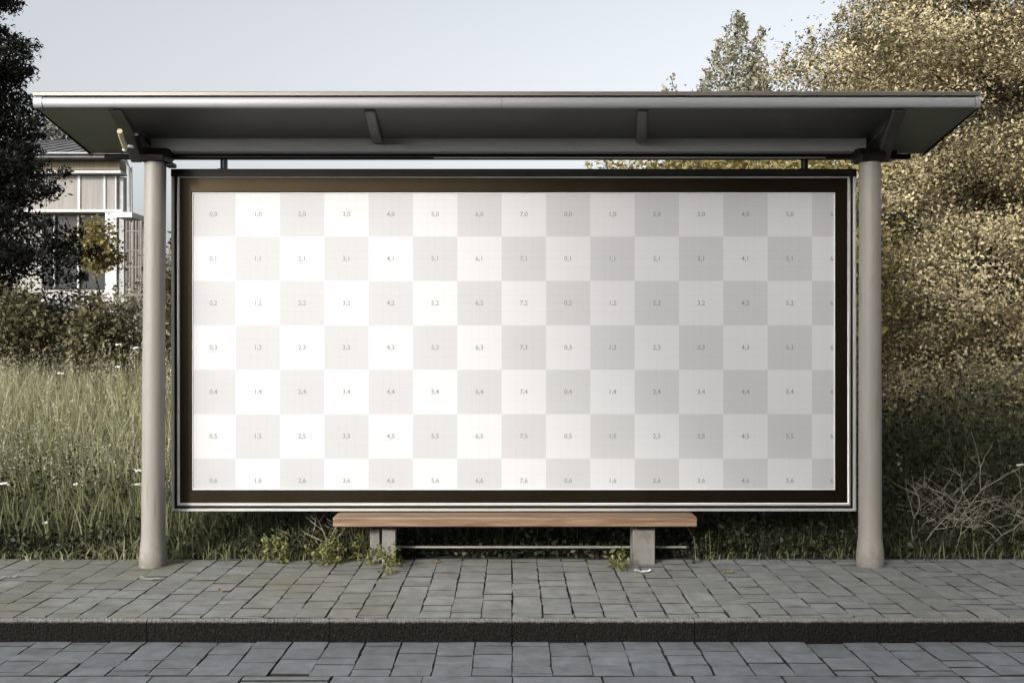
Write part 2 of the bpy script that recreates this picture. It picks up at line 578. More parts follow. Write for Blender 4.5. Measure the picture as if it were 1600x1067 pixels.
def zg(x, y):
    """height of the verge behind the pavement (a low bank)"""
    z = 0.62 * sstep(7.3, 10.0, y) + 0.25 * sstep(10, 16, y)
    z += 0.04 * math.sin(x * 1.3 + y) * sstep(7.2, 8.5, y)
    return z


ys = [-400, -150, -60, -20, 0, 3, 5, 6.9, 7.0, 7.02, 7.1, 7.3, 7.6, 8, 8.5, 9, 9.5, 10, 11, 12, 14, 16, 20, 30, 60, 150, 400]
xs = [-400, -150, -60, -30, -20, -15] + [i * 0.5 for i in range(-24, 25)] + [15, 20, 30, 60, 150, 400]
gv, gf = [], []
for y in ys:
    for x in xs:
        gv.append((x, y, -0.20 if y < 7.005 else zg(x, y) - 0.012))
W = len(xs)
for j in range(len(ys) - 1):
    for i in range(W - 1):
        gf.append((j * W + i, j * W + i + 1, (j + 1) * W + i + 1, (j + 1) * W + i))
me = bpy.data.meshes.new('ground')
me.from_pydata(gv, [], gf)
tag(link('ground', me, M['soil'], smooth=True), 'dark soil of the verge behind the pavement', 'ground', kind='structure')


def pavers(name, x0, x1, y0, y1, z, wcol, lens, gap, mat, seed, label, cross=False, sag=0.0):
    """one mesh of laid blocks: columns running away from the kerb, each block with a worn arris"""
    rnd = random.Random(seed)
    V, Q, A, MI = [], [], [], []
    nc = int(round((x1 - x0) / wcol))
    for c in range(nc):
        xa, xb = x0 + c * wcol, x0 + (c + 1) * wcol
        y = y0 - rnd.random() * lens[0]
        while y < y1:
            ln = rnd.uniform(*lens)
            ya, yb = max(y, y0), min(y + ln, y1)
            y += ln
            if yb - ya < 0.03: continue
            g = gap * rnd.choice([0.1, 0.35, 0.6, 1.0, 1.4])
            j = lambda s=0.005: rnd.uniform(-s, s)
            dz = rnd.uniform(-0.0015, 0.0015)
            tx, ty = rnd.uniform(-0.006, 0.006), rnd.uniform(-0.006, 0.006)
            cx, cy = (xa + xb) / 2, (ya + yb) / 2
            # outline with mid-edge points so the edges wander
            gy = gap * rnd.choice([-0.4, 0.2, 0.6, 1.0, 1.4])
            out = [(xa + g + j(), ya + gy + j()), (cx + j(0.02), ya + gy + j(0.004)), (xb - g + j(), ya + gy + j()),
                   (xb - g + j(0.004), cy + j(0.02)), (xb - g + j(), yb - gy + j()), (cx + j(0.02), yb - gy + j(0.004)),
                   (xa + g + j(), yb - gy + j()), (xa + g + j(0.004), cy + j(0.02))]
            ins = 0.002
            base = len(V)
            val = rnd.random()
            for lev in (0, 1, 2):
                for (px, py) in out:
                    qx, qy = px, py
                    if lev == 2:
                        qx = cx + (px - cx) * (1 - ins * 2 / wcol)
                        qy = cy + (py - cy) * (1 - ins * 2 / max(yb - ya, 0.05))
                    zz = z + dz + (qx - cx) * tx + (qy - cy) * ty
                    zz += (-0.03, -0.003, 0)[lev]
                    V.append((qx, qy, zz)); A.append(val)
            V.append((cx, cy, z + dz + 0.0006)); A.append(val)
            MI += [1] * 16 + [0] * 4
            for lev in (0, 1):
                for i in range(8):
                    k = (i + 1) % 8
                    Q.append((base + lev * 8 + i, base + lev * 8 + k, base + (lev + 1) * 8 + k, base + (lev + 1) * 8 + i))
            for i in (0, 2, 4, 6):
                Q.append((base + 24, base + 16 + (i + 7) % 8, base + 16 + i, base + 16 + i + 1))
    # bedding under the joints
    b = len(V)
    for (px, py) in ((x0, y0), (x1, y0), (x1, y1), (x0, y1)):
        V.append((px, py, z - 0.016)); A.append(0.0)
    Q.append((b, b + 1, b + 2, b + 3))
    o = np_mesh(name, np.array(V), np.array(Q), np.array(A), mat)
    o.data.shade_flat()
    o.data.materials.append(M['soil'])
    mi = np.array(MI + [1], dtype=np.int32)
    o.data.polygons.foreach_set('material_index', mi)
    return tag(o, label, name.replace('_', ' '), kind='structure')


KF = 5.45                                     # kerb face
pavers('pavement', -11.008, 11.008, KF + 0.042, 7.0, 0.0, 0.172, (0.10, 0.23), 0.0031, M['paver'], 3,
       'grey block-paved pavement in front of the bus shelter')
pavers('gutter', -11.0, 11.0, KF - 0.56, KF - 0.003, -0.12, 0.20, (0.10, 0.26), 0.0031, M['road_paver'], 5,
       'bluish grey paved strip at the foot of the kerb')
pavers('road', -11.0, 11.0, -4.5, KF - 0.566, -0.12, 0.44, (0.22, 0.34), 0.005, M['road_paver'], 8,
       'bluish grey slab-paved road along the kerb')

# kerb: long stones with a rounded arris and a little unevenness, one structure
rk = random.Random(4)
kb = MB()
x = -11.0
while x < 11:
    L = 1.0
    d = rk.uniform(-0.002, 0.002)
    xs_ = [x + 0.002 + (L - 0.004) * i / 24 for i in range(25)]
    prof = [(KF, -0.17), (KF, -0.018), (KF + 0.004, -0.006), (KF + 0.014, 0.0), (KF + 0.038, 0.001), (KF + 0.038, -0.17)]
    vs = []
    for xx in xs_:
        for (yy, zz) in prof:
            e = 0.0022
            vs.append((xx, yy + d + rk.uniform(-e, e), zz + d + rk.uniform(-e, e)))
    n = len(prof)
    fs = []
    for i in range(24):
        for k in range(n):
            k2 = (k + 1) % n
            fs.append((i * n + k, i * n + k2, (i + 1) * n + k2, (i + 1) * n + k))
    fs += [tuple(range(n)), tuple(24 * n + k for k in range(n - 1, -1, -1))]
    kb.add(vs, fs)
    x += L
tag(kb.build('kerb', M['kerb'], smooth=True), 'dark rough kerb between pavement and road', 'kerb', kind='structure')

# ------------------------------------------------------------------ bus shelter
YP = 6.79                                     # depth of the posts
YF, YB = 6.24, 7.10                           # front and back edge of the roof
SH = empty('bus_shelter', (0, YP, 0), 'long grey metal bus shelter with flat sloping roof on two round posts', 'bus shelter')
so = (0, YP, 0)
xl, xr = PX(52, YF), PX(1532, YF)
zf0, zf1 = PZ(168, YF), PZ(143, YF)
zb = PZ(240, YB)
sl = (zb - zf0) / (YB - YF)                   # slope of the underside


def zs(y): return zf0 + sl * (y - YF)


# roof panel
m = MB(so)
m.prism_x([(YF + 0.03, zs(YF + 0.03) + 0.02), (YB, zs(YB) + 0.02), (YB, zs(YB) + 0.075), (YF + 0.03, zf1 - 0.006)], xl + 0.012, xr - 0.012)
m.build('roof_panel', M['roof_top'], SH)
# fascia: top trim, groove, rounded main strip
zg0, zg1 = PZ(151.5, YF), PZ(149.5, YF)
xm = PX(784, YF)
m = MB(so)
prof = []
for i in range(9):
    a = -math.pi / 2 + math.pi * i / 8
    prof.append((YF + 0.012 - 0.012 * math.cos(a), (zf0 + zg0) / 2 + (zg0 - zf0) / 2 * math.sin(a)))
prof = [(YF + 0.03, zf0)] + prof + [(YF + 0.03, zg0)]
m.prism_x(prof, xl + 0.055, xm - 0.0015)
m.prism_x(prof, xm + 0.0015, xr - 0.03)
m.build('fascia', M['fascia'], SH, smooth=True, angle=50)
m = MB(so)
p2 = [(y - 0.004, z + (0.003 if z > (zf0 + zg0) / 2 else -0.003)) for y, z in prof]
m.prism_x(p2, xl, xl + 0.053)
e1 = m.build('end_cap', M['fascia'], SH, smooth=True, angle=50)
m = MB(so)
m.prism_x(p2, xr - 0.028, xr)
m.build('end_cap', M['fascia'], SH, smooth=True, angle=50)
m = MB(so)
m.prism_x([(YF - 0.004, zg1), (YF - 0.006, zf1 - 0.006), (YF + 0.002, zf1), (YF + 0.06, zf1 + 0.001), (YF + 0.06, zf1 - 0.008), (YF + 0.028, zg1)], xl, xr)
m.build('roof_trim', M['trim'], SH)
# side edges of the roof
for xa, xb in ((xl + 0.0, xl + 0.010), (xr - 0.010, xr - 0.0)):
    m = MB(so)
    m.prism_x([(YF + 0.031, zs(YF) - 0.004), (YB + 0.004, zs(YB) - 0.02), (YB + 0.004, zs(YB) + 0.08), (YF + 0.031, zf1 - 0.010)], xa, xb)
    m.build('side_trim', M['dark_metal'], SH)
# soffit: centre panel between the end arms and paler end panels
xa1, xa2 = PX(190, 6.4), PX(1398, 6.4)
m = MB(so)
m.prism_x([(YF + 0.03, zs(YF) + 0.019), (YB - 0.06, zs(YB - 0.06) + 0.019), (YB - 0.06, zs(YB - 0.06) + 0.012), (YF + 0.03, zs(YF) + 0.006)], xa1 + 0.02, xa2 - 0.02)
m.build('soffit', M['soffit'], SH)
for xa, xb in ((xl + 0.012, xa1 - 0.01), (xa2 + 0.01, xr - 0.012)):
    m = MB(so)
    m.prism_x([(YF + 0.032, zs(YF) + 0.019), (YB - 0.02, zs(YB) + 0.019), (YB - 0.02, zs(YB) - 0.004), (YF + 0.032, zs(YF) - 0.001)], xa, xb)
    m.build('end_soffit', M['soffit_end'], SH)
# rear beam (paler, rounded lower lip) with its joints and a service hatch
zb0, zb1 = PZ(237, 6.84), PZ(216, 6.84)
m = MB(so)
prof = [(6.84, zb0 + 0.012), (6.845, zb0 + 0.004), (6.86, zb0), (6.93, zb0), (6.93, zb1 + 0.06), (6.83, zb1 + 0.012), (6.826, zb1)]
xj = PX(895, 6.84)
m.prism_x(prof, xa1 + 0.03, xj - 0.001)
m.prism_x(prof, xj + 0.001, xa2 - 0.03)
bmr = m.build('rear_beam', M['beam'], SH, smooth=True, angle=35)
m = MB(so)
m.box(PX(572, 6.82), PX(639, 6.82), 6.825, 6.845, PZ(230, 6.82), PZ(225, 6.82))
m.build('hatch', M['beam'], bmr, bevel=0.002)
# thin cove line between ceiling and beam
m = MB(so)
m.tube([(xa1 + 0.05, 6.815, zb1 + 0.006), (xa2 - 0.05, 6.815, zb1 + 0.006)], 0.006, 6)
m.build('conduit', M['rib'], SH, smooth=True)
# black gutter bar along the back
m = MB(so)
zq0, zq1 = PZ(249, 6.96), PZ(235.5, 6.96)
m.box(PX(205, 6.96), PX(1400, 6.96), 6.934, 7.0, zq0, zq1)
m.build('gutter_bar', M['dark_metal'], SH, bevel=0.006)
m = MB(so)
m.box(xl + 0.10, xr - 0.10, YB - 0.02, YB + 0.03, PZ(249, YB), PZ(241, YB))
m.build('rear_trim', M['dark_metal'], SH, bevel=0.004)
# thin bright drip rail under the bar, right of centre
m = MB(so)
m.box(PX(678, 6.92), PX(1290, 6.92), 6.918, 6.93, PZ(247.5, 6.92), PZ(246, 6.92))
m.build('drip_rail', M['beam'], SH)


def arm(name, pts, w, h, mat, bev=0.008):
    """flat bracket swept along pts (x, y, z of its underside), width w, height h"""
    mb = MB(so)
    vs, fs = [], []
    for (px, py, pz) in pts:
        vs += [(px - w / 2, py, pz), (px + w / 2, py, pz), (px + w / 2, py, pz + h), (px - w / 2, py, pz + h)]
    for i in range(len(pts) - 1):
        for k in range(4):
            k2 = (k + 1) % 4
            fs.append((i * 4 + k, i * 4 + k2, (i + 1) * 4 + k2, (i + 1) * 4 + k))
    fs += [(0, 1, 2, 3), tuple((len(pts) - 1) * 4 + k for k in (3, 2, 1, 0))]
    mb.add(vs, fs)
    return mb.build(name, mat, SH, bevel=bev)


for x0_, x1_ in ((PX(578, 6.33), PX(590, 6.8)), (PX(1003, 6.33), PX(1002, 6.8))):
    pts = []
    for i in range(9):
        t = i / 8
        y = 6.30 + 0.50 * t
        sag = 0.035 * math.sin(math.pi * min(1, t * 1.4 + 0.04) * 0.5)
        pts.append((x0_ + (x1_ - x0_) * t, y, zs(y) - sag))
    arm('rib', pts, 0.072, 0.05, M['rib'], 0.012)
for s, xa, xb in ((-1, PX(181, 6.3), PX(214, 6.86)), (1, PX(1404, 6.3), PX(1380, 6.86))):
    pts = []
    for i in range(13):
        t = i / 12
        y = 6.29 + 0.62 * t
        sag = 0.012 + 0.13 * t ** 2.2
        pts.append((xa + (xb - xa) * (t ** 0.8), y - 0.05 * t * t, zs(y) - sag))
    arm('end_arm', pts, 0.085, 0.10 if s < 0 else 0.11, M['rib'], 0.012)
# cream conduit stub with white clips on the left arm
m = MB(so)
m.tube([at(187, 205, 6.42), at(190, 216, 6.50), at(196, 231, 6.60)], 0.017, 10)
cn = m.build('cable_conduit', M['cream'], SH, smooth=True)
for (cx, cy, w) in ((210, 209, 0.034), (203, 228.5, 0.038), (193.5, 234, 0.026)):
    m = MB(so)
    p = at(cx, cy, 6.62)
    m.box(p.x - w / 2, p.x + w / 2, p.y, p.y + 0.03, p.z - 0.009, p.z + 0.009)
    m.build('cable_clip', M['white_clip'], cn, bevel=0.006)

# posts
for pxl, pxt in ((239.5, 243), (1359.5, 1359)):
    X = PX(pxl, YP)
    dx = PX(pxt, YP) - X
    zt = PZ(252, YP)
    m = MB(so)
    pr = [(0.0, 0.091), (0.02, 0.093), (0.06, 0.092), (0.11, 0.088), (0.155, 0.083), (0.19, 0.0795), (0.24, 0.0775), (0.6, 0.0762), (1.4, 0.0742), (2.0, 0.072), (zt, 0.071)]
    m.tube([(X + dx * (z / zt) ** 2, YP, z) for z, r in pr], [r for z, r in pr], 40)
    po = m.build('post', M['post_paint'], SH, smooth=True)
    if pxl > 800: po['label'] = 'grey shaded post'
    m = MB(so)
    Xt = X + dx
    a, b = 0.09, 0.086
    z0c, z1c = PZ(259, YP), PZ(246, YP)
    zlow = zt - 0.012
    vs = [(Xt - 0.078, YP - 0.078, zlow), (Xt + 0.078, YP - 0.078, zlow), (Xt + 0.078, YP + 0.078, zlow), (Xt - 0.078, YP + 0.078, zlow),
          (Xt - b, YP - 0.084, z1c + 0.004), (Xt + b, YP - 0.084, z1c + 0.004), (Xt + b, YP + 0.14, z1c + 0.012), (Xt - b, YP + 0.14, z1c + 0.012),
          (Xt - b, YP - 0.02, z1c + 0.06), (Xt + b, YP - 0.02, z1c + 0.06), (Xt + b, YP + 0.14, z1c + 0.07), (Xt - b, YP + 0.14, z1c + 0.07)]
    fs = [(0, 3, 2, 1)]
    for lv in (0, 4):
        for k in range(4):
            k2 = (k + 1) % 4
            fs.append((lv + k, lv + k2, lv + 4 + k2, lv + 4 + k))
    fs.append((8, 9, 10, 11))
    m.add(vs, fs)
    m.build('post_cap', M['dark_metal'], po, bevel=0.006)
    if pxl < 800:
        m = MB(so)
        m.box(Xt + 0.07, Xt + 0.125, YP - 0.02, YP + 0.06, PZ(261, YP), zlow)
        m.build('lug', M['dark_metal'], po, bevel=0.004)

# ------------------------------------------------------------------ billboard
YBd = 6.95
k = F / YBd
BX0, BX1, BZ0, BZ1 = PX(268, YBd), PX(1337.5, YBd), PZ(798.5, YBd), PZ(265, YBd)
BB = empty('billboard', (0, YBd, BZ0), 'wide dark framed billboard showing a numbered grey and white checker poster', 'billboard')
bo = (0, YBd, BZ0)
px1 = 1 / k
m = MB(bo)


def bead(c, r, y0, n=8):
    return [(c + r * math.cos(math.pi - math.pi * i / n), y0 - r * 0.8 * math.sin(math.pi * i / n)) for i in range(n + 1)] + [(c + r, y0 + 0.03), (c - r, y0 + 0.03)]


m.ring(BX0, BX1, BZ0, BZ1, [(0.0005, YBd + 0.06), (0.0005, YBd - 0.006), (0.003, YBd - 0.010), (4 * px1 - 0.003, YBd - 0.010), (4 * px1, YBd - 0.006), (4 * px1, YBd + 0.06)])
m.ring(BX0, BX1, BZ0, BZ1, bead(10.8 * px1, 2.3 * px1, YBd + 0.004))
m.build('rim', M['rim'], BB, smooth=True)
m = MB(bo)
m.ring(BX0, BX1, BZ0, BZ1, [(4.2 * px1, YBd + 0.055), (4.2 * px1, YBd + 0.012), (13.2 * px1, YBd + 0.012), (13.2 * px1, YBd + 0.055)])
m.build('groove', M['dark_metal'], BB)
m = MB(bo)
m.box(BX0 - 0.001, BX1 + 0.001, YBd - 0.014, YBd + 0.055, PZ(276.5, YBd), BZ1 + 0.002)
m.build('top_shade_strip', M['dark_metal'], BB, bevel=0.003)  # dark strip over the top rim, standing in for the roof's shade
wx0, wx1, wz0, wz1 = PX(299, YBd), PX(1305.5, YBd), PZ(765.5, YBd), PZ(300.5, YBd)
# bezel, its four sides of slightly different width
ox0, ox1, oz0, oz1 = BX0 + 13.4 * px1, BX1 - 13.4 * px1, BZ0 + 13.4 * px1, BZ1 - 13.4 * px1
m = MB(bo)
vs = []
for yy in (YBd + 0.05, YBd + 0.001, YBd, YBd, YBd + 0.018):
    pass
lev = [(0.0, YBd + 0.05), (0.0, YBd + 0.003), (0.04, YBd), (0.97, YBd), (1.0, YBd + 0.004), (1.0, YBd + 0.012), (1.0, YBd + 0.05)]
for (a, b, c, d) in ((ox0, oz0, wx0, wz0), (ox1, oz0, wx1, wz0), (ox1, oz1, wx1, wz1), (ox0, oz1, wx0, wz1)):
    for t, yy in lev:
        vs.append((a + (c - a) * t, yy, b + (d - b) * t))
n = len(lev)
fs = []
for c in range(4):
    c2 = (c + 1) % 4
    for i in range(n):
        j = (i + 1) % n
        fs.append((c * n + i, c2 * n + i, c2 * n + j, c * n + j))
m.add(vs, fs)
m.build('bezel', M['bezel'], BB)
# thin white bead round the poster
m = MB(bo)
m.ring(wx0 + 0.0005, wx1 - 0.0005, wz0 + 0.0005, wz1 - 0.0005, [(0, YBd + 0.016), (0, YBd + 0.010), (0.006, YBd + 0.010), (0.006, YBd + 0.016)])
m.build('inner_bead', M['white_bead'], BB)
# poster with printed numbers
YPo = YBd + 0.015
CELL = 69.27 * YPo / F
po_org = Vector((PX(298.9, YPo), YPo, PZ(300.6, YPo)))
verts = [(-0.02, 0, 0.02), (wx1 - po_org.x + 0.02, 0, 0.02), (wx1 - po_org.x + 0.02, 0, wz0 - po_org.z - 0.02), (-0.02, 0, wz0 - po_org.z - 0.02)]
faces = [(0, 3, 2, 1)]
mats = [0]
tmp_cache = {}
for r_ in range(7):
    for c_ in range(15):
        st = '%d,%d' % (c_ % 8, r_)
        if st not in tmp_cache:
            cu = bpy.data.curves.new('t', 'FONT')
            cu.body = st
            cu.size = 0.046
            cu.align_x = 'CENTER'
            cu.align_y = 'CENTER'
            cu.resolution_u = 3
            cu.offset = 0.0006
            ob = bpy.data.objects.new('t', cu)
            tm = bpy.data.meshes.new_from_object(ob)
            tmp_cache[st] = ([v.co.copy() for v in tm.vertices], [list(p.vertices) for p in tm.polygons])
            bpy.data.objects.remove(ob)
            bpy.data.curves.remove(cu)
            bpy.data.meshes.remove(tm)
        tv, tf = tmp_cache[st]
        cx, cz = (c_ + 0.5) * CELL, -(r_ + 0.5) * CELL
        b = len(verts)
        # numbers in the last, half covered column are cut off at the poster's edge by the bezel
        verts += [(cx + v.x, -0.001, cz + v.y) for v in tv]
        faces += [[b + i for i in f] for f in tf]
        mats += [1 if (c_ + r_) % 2 else 2] * len(tf)
me = bpy.data.meshes.new('poster')
me.from_pydata(verts, [], faces)
me.polygons.foreach_set('material_index', mats)
for mm in (poster_mat(CELL), M['ink'], M['ink_pale']):
    me.materials.append(mm)
po = bpy.data.objects.new('poster', me)
COL.objects.link(po)
po.parent = BB
po.location = po_org - Vector(bo)
# back box and the two hangers
m = MB(bo)
m.box(BX0 + 0.006, BX1 - 0.006, YBd + 0.062, YBd + 0.12, BZ0 + 0.006, BZ1 - 0.006)
m.build('back_panel', M['board_back'], BB)
for hx in (349, 1256):
    m = MB(bo)
    X = PX(hx, 6.975)
    zt = PZ(249, 6.975) - 0.001
    m.tube([(X - 0.012, 6.975, BZ1 + 0.001), (X - 0.012, 6.975, zt)], 0.009, 12)
    m.box(X + 0.002, X + 0.026, 6.962, 6.99, BZ1 + 0.001, zt)
    m.box(X - 0.035, X + 0.035, 6.955, 7.0, BZ1 + 0.001, BZ1 + 0.008)
    m.build('hanger', M['dark_metal'], BB, smooth=True)

# ------------------------------------------------------------------ bench
BE = empty('bench', (0, 6.9, 0), 'low wooden plank bench under the billboard on stubby concrete legs', 'bench')
eo = (0, 6.9, 0)
Yb = 6.74
bx0, bx1 = PX(520, Yb), PX(1089.5, Yb)
zt, z0 = PZ(808, Yb), PZ(823, Yb)
m = MB(eo)
m.box(bx0, bx1, Yb, Yb + 0.185, z0, zt)
m.build('plank', M['wood'], BE, bevel=0.007)
m = MB(eo)
m.box(bx0 + 0.004, bx1 - 0.003, Yb + 0.193, Yb + 0.37, z0, zt - 0.002)
m.build('plank', M['wood'], BE, bevel=0.007)
for xx in (PX(607, 6.84), PX(1006, 6.84)):
    m = MB(eo)
    m.box(xx - 0.06, xx + 0.06, Yb + 0.05, Yb + 0.35, z0 - 0.022, z0 - 0.001)
    m.build('bracket', M['dark_metal'], BE)
for (a, b, y0, y1, ztop) in ((597, 618, 6.83, 6.92, z0 - 0.023), (578, 593, 6.90, 6.98, z0 - 0.045), (989, 1023.5, 6.83, 7.0, z0 - 0.023)):
    m = MB(eo)
    xa, xb = PX(a, y0), PX(b, y0)
    m.box(xa, xb, y0, y1, -0.02, ztop)
    m.build('leg', M['concrete'], BE, bevel=0.005)
m = MB(eo)
zr = PZ(854.5, 7.02)
m.tube([(PX(580, 7.02), 7.02, zr), (PX(1072, 7.02), 7.02, zr)], 0.0095, 10)
m.build('rail', M['rail'], BE, smooth=True)

# ------------------------------------------------------------------ vegetation
def limbs(mb, base, top, r0, targets, rng, wob=0.12, n=9, br=0.25):
    """tapered wandering trunk with limbs reaching the targets"""
    base, top = Vector(base), Vector(top)
    pts, rad = [], []
    for i in range(n):
        t = i / (n - 1)
        p = base.lerp(top, t) + Vector((rng.normal() * wob, rng.normal() * wob, 0)) * (0 if i == 0 else t)
        pts.append(p); rad.append(r0 * (1 - 0.82 * t) + 0.003)
    rad[0] *= 1.3
    mb.tube(pts, rad, 10)
    for tg in targets:
        tg = Vector(tg)
        cand = min(range(1, n), key=lambda i: (pts[i] - tg).length + 0.35 * abs(pts[i].z - (tg.z - 0.5 * (tg.xy - pts[i].xy).length)))
        p0 = pts[cand]
        mid = p0.lerp(tg, 0.5) + Vector((rng.normal() * 0.1, rng.normal() * 0.1, -0.05 * (tg - p0).length))
        r = rad[cand] * br + 0.004
        mb.tube([p0, p0.lerp(mid, 0.5), mid, mid.lerp(tg, 0.5), tg], [r, r * 0.8, r * 0.6, r * 0.4, 0.003], 5)


def make_tree(name, label, cat, base, top, r0, ells, n_cl, per, cr, lsz, mat, seed, nlimb=40, shell=0.5, group=None,
              part=('trunk', 'crown'), bark='bark', extra=None, aspect=0.55, flat=0.7, up=0.5):
    rng = np.random.default_rng(seed)
    T = empty(name, base, label, cat, group)
    P, rnd, cc, outw = clumps(ells, n_cl, per, cr, rng, shell, flat)
    if extra is not None:
        P2, r2, o2 = extra(rng)
        P = np.vstack([P, P2]); rnd = np.concatenate([rnd, r2]); outw = np.vstack([outw, o2])
    # keep leaves above the ground
    keep = P[:, 2] > base[2] + 0.02
    P, rnd, outw = P[keep], rnd[keep], outw[keep]
    leaf_cloud(part[1], P, lsz, rnd, rng, M[mat], T, base, outward=outw, aspect=aspect, up=up)
    mb = MB(base)
    sel = cc[rng.choice(len(cc), min(nlimb, len(cc)), replace=False)]
    limbs(mb, base, top, r0, [tuple(c) for c in sel], rng)
    mb.build(part[0], M[bark], T, smooth=True)
    return T


def E(px, py, Y, rx, ry, rz):
    """ellipsoid centred on a photo pixel at depth Y, radii rx, rz in pixels, ry in metres"""
    c = at(px, py, Y)
    return (tuple(c), (rx * Y / F, ry, rz * Y / F))


def shoots(specs, Y, lsz):
    """upright leafy shoots: (px, y_bottom, y_top, half width px)"""
    def f(rng):
        P, r_, o_ = [], [], []
        for (px, yb, yt, hw, n) in specs:
            t = rng.random(n) ** 1.25
            lean = rng.normal() * 6
            w = hw * (1 - 0.85 * t) * rng.normal(size=n) * 0.6
            x = px + lean * t + w + 3 * np.sin(t * 14 + px)
            y = yb + (yt - yb) * t
            Yd = Y + rng.normal(size=n) * 0.22
            P.append(np.stack([(x - 800) * Yd / F, Yd, CAMZ + (HZ - y) * Yd / F], 1))
            r_.append(rng.random(n) * 0.9)
            o_.append(rng.normal(size=(n, 3)) * 0.2)
        return np.vstack(P), np.concatenate(r_), np.vstack(o_)
    return f


# big golden tree on the right
Yt = 12.0
make_tree('broadleaf_tree', 'tall golden leaved tree filling the right side behind the shelter post', 'tree',
          (PX(1560, Yt), Yt, zg(5.8, Yt) - 0.05), (PX(1550, Yt), Yt + 0.3, 8.2), 0.24,
          [E(1500, 40, 12.2, 195, 1.5, 100), E(1390, 100, 11.7, 165, 1.3, 62), E(1480, -60, 12.2, 140, 1.4, 90), E(1600, 120, 12.0, 200, 1.6, 150),
           E(1440, 235, 11.6, 170, 1.2, 95), E(1560, 300, 11.4, 190, 1.3, 130), E(1430, 370, 11.3, 130, 1.1, 110),
           E(1545, 450, 11.0, 170, 1.1, 120), E(1420, 500, 10.8, 110, 1.0, 90), E(1700, 300, 12.0, 160, 1.5, 260)],
          520, 400, 0.25, 0.038, 'leaf_gold', 11, nlimb=90, shell=0.35, flat=0.42, up=0.9,
          extra=shoots([(1270, 135, 60, 22, 260), (1225, 150, 70, 20, 240), (1262, 100, 40, 14, 160), (1240, 120, 95, 22, 200), (1330, 60, -10, 30, 300),
                        (1310, 40, 10, 14, 120)], 11.7, 0.06))
for px, lab in ((1420, 'dark tree behind the golden tree seen through its gaps above the roof end'), (1600, 'dark tree behind the golden tree at the top right corner')):
    make_tree('background_tree', lab, 'tree', (PX(px, 15), 15, 0.75), (PX(px, 15), 15, 7.5), 0.2,
              [E(px, 130, 15, 95, 0.8, 110), E(px - 30, 330, 15, 110, 0.8, 140), E(px + 20, 480, 15, 110, 0.8, 110)],
              260, 90, 0.32, 0.10, 'leaf_forest', 110 + px, nlimb=30, shell=0.2)
# slender young tree left of it, tip above the roof
make_tree('slender_tree', 'slender upright tree with thin leafy shoots rising above the roof right of centre', 'tree',
          (PX(1150, 14), 14, 0.7), (PX(1150, 14), 14, 5.3), 0.09,
          [E(1150, 200, 14, 60, 0.6, 70), E(1110, 240, 14, 60, 0.6, 60), E(1195, 190, 14, 40, 0.6, 60)],
          150, 40, 0.16, 0.06, 'leaf_grey', 12, nlimb=25, shell=0.3,
          extra=shoots([(1147, 180, 18, 34, 800), (1158, 180, 22, 32, 760), (1125, 180, 62, 30, 600), (1188, 170, 42, 24, 460), (1103, 170, 108, 26, 380), (1135, 180, 40, 26, 420), (1170, 180, 60, 30, 500),
                        (1180, 160, 90, 26, 260), (1048, 180, 116, 14, 110), (1033, 175, 132, 10, 50), (1200, 165, 118, 20, 160)], 14, 0.055))
# thicket behind the billboard seen through the gap under the roof and past the frame
make_tree('thicket_tree', 'bushy olive tree behind the billboard seen through the gap under the roof', 'tree',
          (PX(1150, 10.5), 10.5, zg(2.5, 10.5) - 0.05), (PX(1150, 10.5), 10.6, 3.0), 0.12,
          [E(1080, 305, 10.5, 150, 0.8, 75), E(1210, 300, 10.4, 150, 0.9, 110), E(1000, 330, 10.6, 110, 0.7, 75), E(1280, 420, 10.2, 110, 0.8, 190), E(1130, 470, 10.6, 170, 0.8, 120)],
          520, 60, 0.16, 0.058, 'leaf_yellow', 13, nlimb=50, shell=0.3)
# undergrowth shrubs at the right, in front of the tree
for i, (px, py, Y, rx, rz, n, lab) in enumerate([
        (1440, 600, 11.0, 100, 100, 380, 'golden shrub right of the grey post below the golden tree'),
        (1575, 590, 10.8, 115, 110, 420, 'golden shrub at the right edge of the picture'),
        (1405, 640, 9.9, 40, 46, 110, 'small golden shrub rising from the bank grass against the grey post'),
        (1500, 655, 9.7, 46, 40, 110, 'small golden shrub in the bank grass above the bare brambles'),
        (1585, 640, 9.8, 40, 52, 120, 'small golden shrub in the bank grass at the right edge')]):
    make_tree('shrub', lab, 'bush', (PX(px, Y), Y, zg(PX(px, Y), Y) - 0.04), (PX(px, Y), Y, zg(0, Y) + 0.9), 0.03,
              [E(px, py, Y, rx, 0.7, rz), E(px + 30, py + 60, Y - 0.3, rx * 0.9, 0.6, rz * 0.6), E(px - 35, py - 30, Y + 0.2, rx * 0.7, 0.6, rz * 0.7)],
              n, 80, 0.12, 0.036, 'leaf_gold', 20 + i, nlimb=35, shell=0.2, group='shrubs below the golden tree', part=('stem', 'foliage'))


